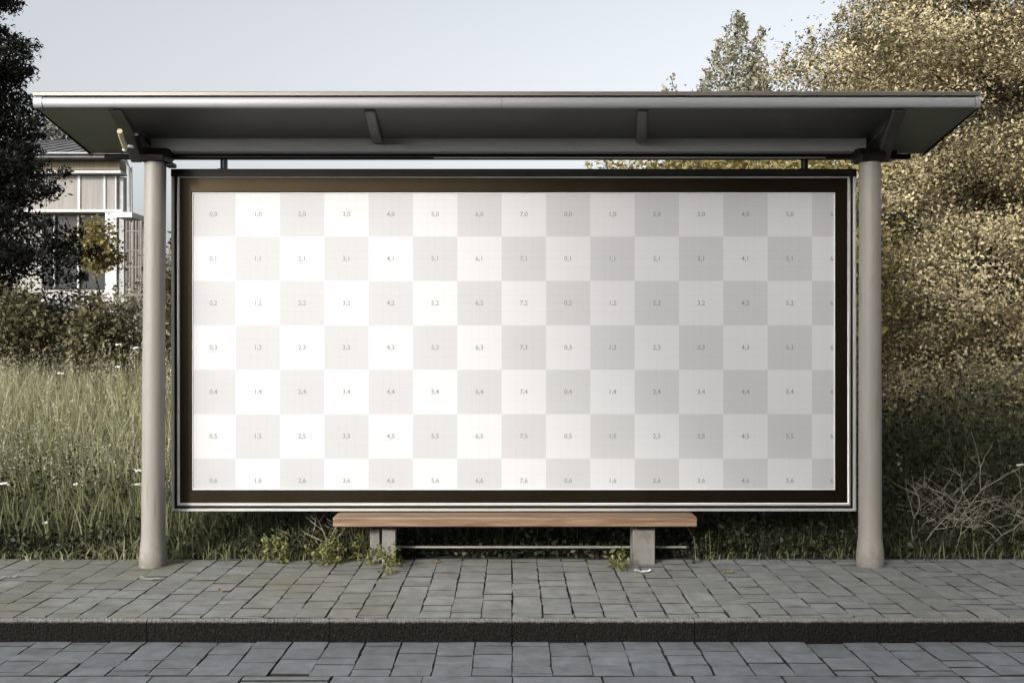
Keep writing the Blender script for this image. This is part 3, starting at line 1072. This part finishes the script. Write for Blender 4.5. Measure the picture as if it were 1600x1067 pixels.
# dark evergreen on the left
def evergreen():
    rng = np.random.default_rng(31)
    Y = 11.0
    cx = PX(-62, Y)
    zb_, zt_ = 0.7, 7.1
    base = (cx, Y, zg(cx, Y) - 0.05)
    T = empty('evergreen_tree', base, 'nearly black evergreen tree at the left edge beside the building', 'tree')
    mb = MB(base)
    mb.tube([(cx, Y, base[2]), (cx + 0.05, Y, 2.5), (cx - 0.03, Y, 4.6), (cx, Y, zt_)], [0.17, 0.13, 0.07, 0.01], 10)
    P, rn, ou = [], [], []
    for i in range(520):
        t = rng.random() ** 1.15
        z = zb_ + (zt_ - zb_) * t
        rmax = np.interp(z, [0.6, 2.14, 2.5, 3.2, 3.63, 4.12, 5.19, 7.2], [1.75, 1.80, 1.55, 1.18, 1.0, 0.86, 0.67, 0.1]) * (0.72 + 0.34 * rng.random()) * (0.94 + 0.17 * math.sin(z * 9.5))
        a = rng.random() * 2 * math.pi
        d = Vector((math.cos(a), math.sin(a), 0))
        droop = -0.22 * rmax
        tip = Vector((cx, Y, z)) + d * rmax + Vector((0, 0, droop + 0.16))
        mid = Vector((cx, Y, z)) + d * rmax * 0.6 + Vector((0, 0, droop))
        p0 = Vector((cx, Y, z))
        if i % 3 == 0:
            mb.tube([p0, mid, tip], [0.02, 0.012, 0.004], 4)
        n = int(380 * (0.3 + rmax))
        s = rng.random(n) ** 0.7
        q = ((1 - s) ** 2)[:, None] * np.array(p0) + (2 * s * (1 - s))[:, None] * np.array(mid) + (s ** 2)[:, None] * np.array(tip)
        wid = 0.035 + 0.15 * (1 - s) * s * 4 * min(1, rmax)
        q = q + rng.normal(size=(n, 3)) * wid[:, None] * np.array([0.75, 0.75, 0.5])
        P.append(q); rn.append(rng.random(n)); ou.append(np.tile(np.array(d) * 0.5, (n, 1)))
    P = np.vstack(P); rn = np.concatenate(rn); ou = np.vstack(ou)
    mb.build('trunk', M['bark'], T, smooth=True)
    leaf_cloud('crown', P, 0.052, rn, rng, M['leaf_dark'], T, base, up=0.3, aspect=0.36, outward=ou)


evergreen()

for i, (nm, lab, px, py, Y, rx, rz, n, cr, ls, mat) in enumerate([
        ('bush', 'small yellow leaved bush in front of the dark window of the building', 147, 378, 16, 24, 34, 70, 0.11, 0.07, 'leaf_yellow'),
        ('bush', 'rounded olive bush at the left edge in front of the black evergreen', 22, 500, 9.6, 46, 50, 150, 0.09, 0.045, 'leaf_olive'),
        ('bush', 'olive bush with pale leaf tips left of the tan post', 150, 520, 9.8, 38, 58, 170, 0.09, 0.045, 'leaf_olive'),
        ('bush', 'loose greyish bush close behind the tan post below the balcony', 212, 500, 10.2, 34, 58, 190, 0.10, 0.042, 'leaf_grey'),
        ('bush', 'tall olive bush behind the billboard edge right of the tan post', 285, 480, 10.0, 40, 110, 240, 0.12, 0.05, 'leaf_olive')]):
    make_tree(nm, lab, 'bush', (PX(px, Y), Y, zg(PX(px, Y), Y) - 0.04), (PX(px, Y), Y, PZ(py, Y)), 0.03,
              [E(px, py, Y, rx, 0.4, rz), E(px + 8, py + rz * 0.6, Y, rx * 1.1, 0.4, rz * 0.7)], n, 34, cr, ls, mat, 40 + i,
              nlimb=20, shell=0.25, part=('stem', 'foliage'))
make_tree('distant_tree', 'small pale distant tree above the building roof', 'tree', (PX(80, 48), 48, 1.0), (PX(80, 48), 48, 10.5), 0.2,
          [E(72, 205, 48, 9, 0.6, 18), E(88, 210, 48, 10, 0.6, 14), E(78, 225, 48, 24, 1.0, 20)], 60, 16, 0.32, 0.26, 'leaf_far', 50, nlimb=12)


# meadow grass on the bank
def blades(name, X, Y, Z, H, Wd, rnd, rng, mat, bend=0.35, label=None, cat=None):
    n = len(X)
    root = np.stack([X, Y, Z], 1)
    a = rng.random(n) * 2 * np.pi
    bd = np.stack([np.cos(a), np.sin(a), np.zeros(n)], 1) * (bend * np.abs(rng.normal(size=n)) + 0.03)[:, None]
    f = rng.random(n) * 2 * np.pi
    wd = np.stack([np.cos(f), np.sin(f), np.zeros(n)], 1)
    vs = []
    for s, wf in ((0, 1.0), (0.4, 0.9), (0.75, 0.6), (1.0, 0.12)):
        c = root + np.array([0, 0, 1.0]) * (H * (s - 0.25 * (bd ** 2).sum(1) * s ** 2))[:, None] + bd * (H * s ** 2)[:, None]
        vs.append(c - wd * (Wd * wf * 0.5)[:, None])
        vs.append(c + wd * (Wd * wf * 0.5)[:, None])
    v = np.stack(vs, 1).reshape(-1, 3)
    b = (np.arange(n) * 8)[:, None]
    q = np.concatenate([b + np.array([0, 1, 3, 2]), b + np.array([2, 3, 5, 4]), b + np.array([4, 5, 7, 6])], 0)
    o = np_mesh(name, v, q, np.repeat(rnd, 8), mat)
    return tag(o, label, cat, kind='stuff') if label else o


vz = np.vectorize(zg)
rng = np.random.default_rng(61)
# tall grass, left bank (dense) and thinner to the right
n = 46000
X = rng.uniform(-7.5, 0.5, n); Y = 7.25 + 3.3 * rng.random(n) ** 0.8
Z = vz(X, Y)
H = (0.34 + 0.42 * np.clip((Y - 7.3) / 1.6, 0, 1)) * (0.65 + 0.55 * rng.random(n)) * np.where(X > -2.2, 0.75, 1.0)
patch = 0.5 + 0.5 * np.sin(X * 1.7 + 0.8 * np.sin(Y * 2.1)) * np.cos(Y * 1.9 + X * 0.6)
rnd = (0.25 * patch + 0.6 * rng.random(n)) * (0.55 + 0.45 * np.clip((Y - 7.5) / 0.7, 0, 1)) + 0.2 * np.clip((Y - 7.4) / 1.5, 0, 1)
rnd = np.where(X > -2.35, rnd * 0.45, rnd)  # blades below the board: its shade put into their colour
blades('meadow_grass', X, Y, Z, H, 0.0055 + 0.006 * rng.random(n), rnd, rng, M['grass'], 0.33,
       'tall dry meadow grass on the bank left of the shelter', 'grass')
n = 15000
X = rng.uniform(3.2, 8.2, n); Y = rng.uniform(8.5, 10.8, n)
blades('bank_grass', X, Y, vz(X, Y), (0.2 + 0.6 * rng.random(n) ** 1.7) * (0.72 + 0.28 * np.sin(X * 3.1 + 2 * np.sin(Y * 2.3))), 0.005 + 0.005 * rng.random(n), 0.05 + 0.5 * rng.random(n) ** 1.5, rng, M['grass'], 0.35,
       'tall pale grass on the bank right of the shelter below the golden tree', 'grass')
# seed heads standing above the grass
n = 3200
X = rng.uniform(-7.0, -2.0, n); Y = 7.6 + 2.6 * rng.random(n)
Z = vz(X, Y)
Hs = (0.5 + 0.42 * np.clip((Y - 7.4) / 1.5, 0, 1)) * (0.8 + 0.35 * rng.random(n))
a = rng.random(n) * 6.28
lean = 0.18 * rng.random(n)
tips = np.stack([X + np.cos(a) * lean * Hs, Y + np.sin(a) * lean * Hs, Z + Hs], 1)
k_ = 16
tt = rng.random((n, k_))
S = tips[:, None, :] - np.stack([np.cos(a) * lean * 0.35, np.sin(a) * lean * 0.35, np.full(n, 1.0)], 1)[:, None, :] * (tt * 0.16)[..., None]
S = S + rng.normal(size=S.shape) * 0.008
S = S.reshape(-1, 3)
so_ = leaf_cloud('grass_seed_heads', S, 0.015, rng.random(len(S)), rng, M['seed'], None, (0, 0, 0), aspect=0.4)
tag(so_, 'pale feathery seed heads above the meadow grass on the left', 'grass', kind='stuff')
# short dark growth under and behind the board and along the right
n = 26000
X = rng.uniform(-2.6, 7.5, n); Y = 7.12 + 2.0 * rng.random(n) ** 0.9
kp = ~((X > -1.0) & (X < 1.35) & (Y < 8.2))
X, Y = X[kp], Y[kp]; n = len(X)
Z = vz(X, Y)
H = (0.14 + 0.26 * np.clip((Y - 7.2) / 1.2, 0, 1)) * (0.5 + 0.8 * rng.random(n))
blades('verge_grass', X, Y, Z, H, 0.005 + 0.005 * rng.random(n), rng.random(n) ** 1.5 * 0.4, rng, M['grass'], 0.6,
       'short rough grass under the billboard and along the right verge', 'grass')
# leafy ground cover
n = 105000
X = rng.uniform(-7.5, 7.8, n); Y = 7.06 + 1.9 * rng.random(n) ** 1.1
Hc = np.clip((Y - 7.0) / 0.7, 0.15, 1) * np.where(X > 1.5, 0.75, np.where(X > -2.4, 0.42, 0.44))
C = np.stack([X, Y, vz(X, Y) + Hc * rng.random(n) ** 1.1], 1)
lf = np.where(C[:, 0] < -2.4, 0.86, 1.0)
clv = 0.5 + 0.5 * np.sin(X * 5 + 2 * np.sin(Y * 7)) * np.sin(C[:, 2] * 9 + X * 3)
o = leaf_cloud('ground_cover', C, 0.033, (0.2 * clv + 0.8 * rng.random(n)) * lf, rng, M['leaf_weed'], None, aspect=0.6)
tag(o, 'dark leafy weeds along the back edge of the pavement', 'ground cover', kind='stuff')
# low straw-like grass overhanging the pavement edge
n = 5200
X = rng.uniform(-7.5, 7.5, n); Y = 6.93 + 0.3 * rng.random(n)
gapm = ((X > -0.85) & (X < 1.3)) | ((X > 1.3) & (rng.random(n) < 0.5))
X, Y = X[~gapm], Y[~gapm]
n = len(X)
blades('edge_grass', X, Y, np.where(Y < 7.0, 0.0, 0.0), 0.05 + 0.13 * rng.random(n) * (0.5 + 0.5 * np.sin(X * 2.3 + 1)), 0.005 + 0.004 * rng.random(n),
       np.where(X > 1.2, 0.05 + 0.35 * rng.random(n), np.where(X > -2.35, 0.05 + 0.45 * rng.random(n), 0.1 + 0.6 * rng.random(n))), rng, M['grass'], 0.9, 'short grass fringe along the back edge of the pavement', 'grass')  # darker under the board and to the right: shade painted into the blades


# weeds at the bench legs: separate plants
def weed(name, label, px0, px1, Y, hpx, n, seed, mat='leaf_fresh', ls=0.03, cat='weed'):
    rng = np.random.default_rng(seed)
    x0_, x1_ = PX(px0, Y), PX(px1, Y)
    base = ((x0_ + x1_) / 2, Y, 0)
    T = empty(name, base, label, cat)
    h = hpx * Y / F
    ns = max(4, int((x1_ - x0_) * 26))
    C, rr = [], []
    for i in range(ns):
        mb = MB(base)
        rx = x0_ + (x1_ - x0_) * rng.random()
        ry = Y + 0.07 * rng.normal()
        hh = h * (0.45 + 0.55 * rng.random())
        lx, ly = rng.normal() * 0.35 * hh, rng.normal() * 0.2 * hh
        pts = [Vector((rx + lx * t * t, ry + ly * t * t, hh * t)) for t in (0, 0.35, 0.7, 1)]
        mb.tube(pts, [0.0035, 0.003, 0.0025, 0.0015], 5)
        mb.build('stem', M['stem'], T, smooth=True)
        for j in range(n // ns):
            t = rng.random() ** 1.2
            p = np.array([rx + lx * t * t, ry + ly * t * t, hh * t]) + rng.normal(size=3) * np.array([0.022, 0.022, 0.014])
            p[2] = max(p[2], 0.004)
            C.append(p); rr.append(rng.random())
    leaf_cloud('foliage', np.array(C), ls, np.array(rr), rng, M[mat], T, base, up=0.8, aspect=0.5)
    return T


weed('weed_patch', 'bright green weeds sprawling left of the bench along the pavement edge', 405, 560, 6.9, 52, 900, 71)
weed('weed_patch', 'small bright weeds hiding the foot of the left bench leg', 560, 622, 6.80, 36, 420, 72)
weed('weed_patch', 'small weed sprouting beside the right bench leg', 958, 986, 6.68, 34, 170, 73)
weed('weed_patch', 'sparse weed under the right end of the bench', 1075, 1115, 6.95, 60, 170, 74, 'leaf_weed')


# bare pale bramble shrubs on the right
def bramble(label, px, Y, hpx, spread, seed, stems=7):
    rng = np.random.default_rng(seed)
    X = PX(px, Y)
    base = (X, Y, zg(X, Y) - 0.01)
    T = empty('bramble', base, label, 'bramble', 'bare brambles at the right')
    h = hpx * Y / F
    sp = spread * Y / F

    def grow(p, d, L, r, lev, mb):
        pts = [p]
        q = p.copy()
        for i in range(5):
            d = (d + Vector((rng.normal() * 0.16, rng.normal() * 0.12, rng.normal() * 0.10 - 0.05 * i * (lev == 0)))).normalized()
            q = q + d * L / 5
            if q.z < base[2] + 0.01: q.z = base[2] + 0.02
            pts.append(q.copy())
        mb.tube(pts, [r * (1 - 0.13 * i) for i in range(6)], 5)
        if lev < 2:
            for i in range(2 + (lev == 0)):
                k = int(rng.integers(2, 5))
                s = 1 if rng.random() < 0.5 else -1
                nd = (d * 0.6 + Vector((s * (0.5 + 0.4 * rng.random()), rng.normal() * 0.25, 0.25 * rng.normal() + 0.15))).normalized()
                grow(pts[k], nd, L * (0.45 + 0.2 * rng.random()), r * 0.7, lev + 1, mb)
    for i in range(stems):
        mb = MB(base)
        p = Vector((X + rng.uniform(-0.9, 0.9) * sp, Y + rng.normal() * 0.08, base[2]))
        d = Vector((rng.uniform(-0.75, 0.75), rng.normal() * 0.15 - 0.08, 1)).normalized()
        grow(p, d, h * (0.6 + 0.45 * rng.random()), 0.0036, 0, mb)
        mb.build('stem', M['twig'], T, smooth=True)


bramble('bare arching brambles close right of the grey post', 1440, 7.25, 115, 110, 81, 6)
bramble('tall bare brambles with upright pale twigs near the right edge', 1525, 7.35, 150, 110, 82, 8)
bramble('bare brambles cut by the right edge of the picture', 1600, 7.3, 130, 90, 83, 6)
bramble('few bare twigs among the weeds left of the bench', 480, 7.15, 70, 90, 84, 4)


# white flowers in the grass
def flower(label, px, py, Y, r, seed):
    rng = np.random.default_rng(seed)
    p = at(px, py, Y)
    z0_ = zg(p.x, Y) - 0.01
    T = empty('wildflower', (p.x, Y, z0_), label, 'flower', 'white flowers in the meadow')
    mb = MB((p.x, Y, z0_))
    mb.tube([(p.x + 0.04, Y + 0.02, z0_), (p.x + 0.025, Y + 0.01, (z0_ + p.z) / 2), (p.x, Y, p.z)], [0.004, 0.0035, 0.0025], 6)
    mb.build('stem', M['stem'], T, smooth=True)
    # flat umbel of small florets
    mb = MB((p.x, Y, z0_))
    for i in range(14):
        a, rr = rng.random() * 6.28, r * math.sqrt(rng.random())
        c = Vector((p.x + rr * math.cos(a), Y - 0.015 + 0.6 * rr * math.sin(a), p.z + 0.01 + rng.normal() * 0.003 - rr * 0.15))
        mb.tube([c - Vector((0, 0, 0.002)), c + Vector((0, -0.002, 0.006))], [r * 0.22, r * 0.28], 6)
    mb.build('bloom', M['petal'], T)


for i, (px, py, Y, r, lab) in enumerate([
        (9, 757, 7.5, 0.034, 'white flower at the left edge low in the grass'),
        (120, 758, 7.5, 0.017, 'small white flower left of the tan post, lowest of the pair in mid meadow'),
        (217, 737, 7.4, 0.022, 'upper white flower touching the left side of the tan post'),
        (216, 758, 7.4, 0.022, 'lower white flower touching the left side of the tan post'),
        (73, 818, 7.35, 0.018, 'white flower low near the pavement left of the tan post'),
        (97, 585, 8.8, 0.026, 'white flower high in the meadow below the evergreen'),
        (186, 540, 9.2, 0.024, 'white flower at the top of the meadow by the greyish bush'),
        (214, 545, 9.2, 0.030, 'largest white flower at the top of the meadow beside the post'),
        (185, 575, 8.9, 0.022, 'white flower just under the top of the meadow beside the post'),
        (1592, 728, 7.7, 0.026, 'white flower at the right edge above the bare brambles')]):
    flower(lab, px, py, Y, r, 90 + i)


# litter on the pavement
def scrap(name, label, px, py, w, d, mat, cat, seed):
    rng = random.Random(seed)
    Y = F * CAMZ / (py - HZ)
    X = PX(px, Y)
    n = 9
    vs, fs = [], []
    for j in range(4):
        for i in range(n):
            u, v = i / (n - 1) - 0.5, j / 3 - 0.5
            vs.append((u * w * (1 - 0.25 * v * v) + rng.uniform(-1, 1) * 0.003, v * d + rng.uniform(-1, 1) * 0.004,
                       0.004 + 0.012 * abs(math.sin(u * 7 + seed)) * abs(u) * 2 + rng.uniform(0, 0.003)))
    for j in range(3):
        for i in range(n - 1):
            a = j * n + i
            fs.append((a, a + 1, a + n + 1, a + n))
    me = bpy.data.meshes.new(name)
    me.from_pydata(vs, [], fs)
    o = link(name, me, M[mat])
    md = o.modifiers.new('s', 'SOLIDIFY')
    md.thickness = 0.0008
    o.location = (X, Y, 0.002)
    o.rotation_euler.z = rng.uniform(-0.3, 0.3)
    tag(o, label, cat)


scrap('paper_scrap', 'crumpled white paper scrap in front of the right bench leg', 1004, 894, 0.11, 0.04, 'paper', 'litter', 1)
scrap('paper_scrap', 'flat pale scrap on the pavement in front of the tan post', 233, 906, 0.15, 0.04, 'grey_scrap', 'litter', 2)
scrap('paper_scrap', 'pale scrap on the pavement at the left edge of the picture', 14, 903, 0.10, 0.03, 'grey_scrap', 'litter', 3)
scrap('fallen_leaf', 'curled dry leaf on the pavement right of the bench', 1137, 895, 0.06, 0.035, 'dry_leaf', 'leaf', 4)
scrap('fallen_leaf', 'dry leaf on the pavement between the tan post and the weeds', 347, 925, 0.05, 0.03, 'dry_leaf', 'leaf', 5)
scrap('fallen_leaf', 'straw coloured leaf lying under the left half of the bench', 680, 879, 0.07, 0.03, 'dry_leaf', 'leaf', 6)

# ------------------------------------------------------------------ building at the left
Yh = 30.0
BO = (PX(100, Yh), Yh, 0.8)
BL = empty('building', BO, 'pale two storey building with brown eaves behind the black evergreen', 'building')


def bx(name, px0, px1, py0, py1, y0, y1, mat, parent=None):
    mb = MB(BO)
    mb.box(PX(px0, Yh), PX(px1, Yh), y0, y1, PZ(py1, Yh), PZ(py0, Yh))
    return mb.build(name, M[mat], parent or BL)


mb = MB(BO)
xa_, xb_, xc_ = PX(-420, Yh), PX(192, Yh), PX(192, Yh) * 1.3 - 0.3
za, zc = PZ(575, Yh), PZ(275, Yh)
mb.add([(xa_, Yh + 0.3, za), (xb_, Yh + 0.3, za), (xc_, Yh + 9, za), (xa_, Yh + 9, za), (xa_, Yh + 0.3, zc), (xb_, Yh + 0.3, zc), (xc_, Yh + 9, zc), (xa_, Yh + 9, zc)],
       [(0, 3, 2, 1), (4, 5, 6, 7), (0, 1, 5, 4), (1, 2, 6, 5), (2, 3, 7, 6), (3, 0, 4, 7)])
mb.build('wall', M['b_wall'], BL)
# roof: sloping grey sheet with standing seams
mb = MB(BO)
za, zb_ = PZ(247, Yh), PZ(222, Yh)
prf = [(Yh - 0.7, za), (Yh + 4.6, zb_ + 1.0), (Yh + 9.8, za), (Yh + 9.8, za - 0.12), (Yh - 0.7, za - 0.12)]
x0_, x1_ = PX(-440, Yh), PX(206, Yh)
mb.add([(x0_, y, z) for y, z in prf] + [(x1_ * y / (Yh - 0.7) - 0.1, y, z) for y, z in prf],
       [(i, (i + 1) % 5, 5 + (i + 1) % 5, 5 + i) for i in range(5)] + [(4, 3, 2, 1, 0), (5, 6, 7, 8, 9)])
for px in range(-420, 206, 24):
    X = PX(px, Yh)
    if px < 160: mb.tube([(X, Yh - 0.69, za + 0.02), (X, Yh + 4.6, zb_ + 1.02)], 0.025, 5)
rf = mb.build('roof', M['b_roof'], BL)
bx('gutter', -440, 207, 246, 248.5, Yh - 0.82, Yh - 0.705, 'b_grey', rf)
bx('fascia', -430, 192, 250.5, 268, Yh - 0.25, Yh + 0.28, 'b_fascia')
bx('cornice', -430, 195, 269.5, 273.5, Yh - 0.32, Yh + 0.27, 'b_white')
for a, b in ((-420, 32), (34, 122.5), (126.5, 163), (166, 181)):
    bx('wall_panel', a, b, 275, 328, Yh - 0.02, Yh + 0.27, 'b_panel')
for a, b in ((122.5, 126.5), (163, 166), (181, 183)):
    bx('mullion', a, b, 275, 328, Yh - 0.06, Yh + 0.27, 'b_white')
bx('window', 183.5, 191.5, 276, 328, Yh + 0.05, Yh + 0.25, 'b_grey')
bx('sill', -420, 196, 329, 333, Yh - 0.22, Yh + 0.27, 'b_white')
wn = bx('window', 60, 167, 336, 450, Yh + 0.20, Yh + 0.28, 'b_glass')
for px in (82, 119.5):
    bx('mullion', px - 1.2, px + 1.2, 336, 450, Yh + 0.10, Yh + 0.19, 'b_white', wn)
bx('pillar', 168.5, 186, 333.5, 575, Yh - 0.2, Yh + 0.27, 'b_white')
bx('pillar', 188, 196, 333.5, 575, Yh - 0.12, Yh + 0.27, 'b_grey')
# downpipe and balcony at the right corner
mb = MB(BO)
pts = [at(196, 250, Yh - 0.3), at(200.5, 262, Yh - 0.3), at(201.5, 280, Yh - 0.3), at(202, 340, Yh - 0.3)]
mb.tube(pts, 0.05, 8)
mb.tube([at(205, 262, Yh), at(205.8, 345, Yh)], 0.035, 8)
mb.build('downpipe', M['b_grey'], BL, smooth=True)
bc = bx('balcony', 196.5, 222, 337, 345, Yh - 0.8, Yh + 1.2, 'b_white')
mb = MB(BO)
for px in (198, 203, 208, 213, 218, 221):
    mb.tube([at(px, 345, Yh - 0.7), at(px, 462, Yh - 0.7)], 0.03, 6)
for py in (362, 392, 418):
    mb.tube([at(197, py, Yh - 0.7), at(222, py, Yh - 0.7)], 0.03, 6)
mb.build('railing', M['trim'], bc, smooth=True)
bx('annex_wall', 197, 222, 346, 575, Yh + 0.5, Yh + 1.2, 'b_white')
bx('window', 204, 211, 365, 385, Yh + 0.42, Yh + 0.49, 'b_glass')

# ------------------------------------------------------------------ unseen trees and hedge added behind the camera: sun shade, less sky light
make_tree('shade_tree', 'tall tree across the road, out of the picture, shading the right half of the shelter', 'tree',
          (-7.0, -8, -0.2), (-7.0, -8, 9.3), 0.3,
          [((-7.7, -8, 8.9), (1.5, 1.6, 1.5)), ((-6.0, -8, 8.6), (2.0, 1.7, 1.7)), ((-7.4, -8, 8.4), (1.5, 1.6, 1.0)), ((-5.8, -8, 8.2), (2.2, 1.7, 1.2)),
           ((-3.9, -8, 7.8), (1.8, 1.5, 1.4))],
          900, 60, 0.30, 0.15, 'leaf_olive', 101, nlimb=40, shell=0.1)
make_tree('shade_tree', 'tall dark tree added out of the picture, right of the first, to block sky light', 'tree',
          (7.0, -9, -0.2), (7.0, -9, 8.5), 0.3,
          [((6, -6.8, 7.0), (4.2, 2, 5.5)), ((11, -5.5, 7.0), (3.6, 3, 5.5)), ((1.8, -8.5, 6.4), (2.8, 2, 4.6)), ((8, -9, 2.6), (6, 2, 2.6)), ((0, -9, 2.4), (4, 2, 2.4))],
          1500, 60, 0.42, 0.24, 'leaf_dark', 102, nlimb=40, shell=0.1)

make_tree('shade_hedge', 'dark hedge added out of the picture behind the viewer to block low sky light', 'hedge',
          (-9.0, -7.5, -0.2), (-9.0, -7.5, 3.5), 0.2,
          [((-6, -7.5, 2.2), (5, 1.2, 2.4)), ((-13, -7.5, 2.2), (5, 1.2, 2.4)), ((-20, -7.5, 2.6), (5, 1.4, 3.0)), ((0, -7.5, 2.4), (4, 1.2, 2.6))],
          900, 60, 0.40, 0.24, 'leaf_dark', 103, nlimb=40, shell=0.1)

# ------------------------------------------------------------------ light, sky, camera
EL, AZ = 22.0, 33.0                           # sun: elevation, degrees to the left of straight behind the camera
d = Vector((math.sin(R(AZ)) * math.cos(R(EL)), math.cos(R(AZ)) * math.cos(R(EL)), -math.sin(R(EL))))
sun = bpy.data.lights.new('sun', 'SUN')
sun.energy = 2.0
sun.angle = R(5.0)
sun.color = (1.0, 0.96, 0.90)
so2 = bpy.data.objects.new('sun', sun)
so2.rotation_euler = d.to_track_quat('-Z', 'Y').to_euler()
so2.location = (-20, -20, 20)
COL.objects.link(so2)

w = bpy.data.worlds.new('World')
sc.world = w
w.use_nodes = True
nt = w.node_tree
nt.nodes.clear()
sky = nt.nodes.new('ShaderNodeTexSky')
sky.sky_type = 'NISHITA'
sky.sun_disc = False
sky.sun_elevation = R(EL)
sky.sun_rotation = R(180 + AZ)
sky.air_density = 1.0
sky.dust_density = 5.0
sky.ozone_density = 1.0
hs = nt.nodes.new('ShaderNodeHueSaturation')
hs.inputs['Saturation'].default_value = 0.22
bg = nt.nodes.new('ShaderNodeBackground')
bg.inputs['Strength'].default_value = 0.142
wo = nt.nodes.new('ShaderNodeOutputWorld')
nt.links.new(sky.outputs[0], hs.inputs['Color'])
nt.links.new(hs.outputs[0], bg.inputs[0])
nt.links.new(bg.outputs[0], wo.inputs[0])

cam = bpy.data.cameras.new('camera')
cam.lens = 35
cam.sensor_width = 36
cam.shift_y = (HZ - 533.5) / 1600
cam.clip_end = 2000
co = bpy.data.objects.new('camera', cam)
co.location = (0, 0, CAMZ)
co.rotation_euler = (R(90), 0, 0)
COL.objects.link(co)
sc.camera = co

sc.view_settings.view_transform = 'Standard'
sc.view_settings.look = 'None'
sc.view_settings.exposure = 0.8
sc.view_settings.gamma = 1.0
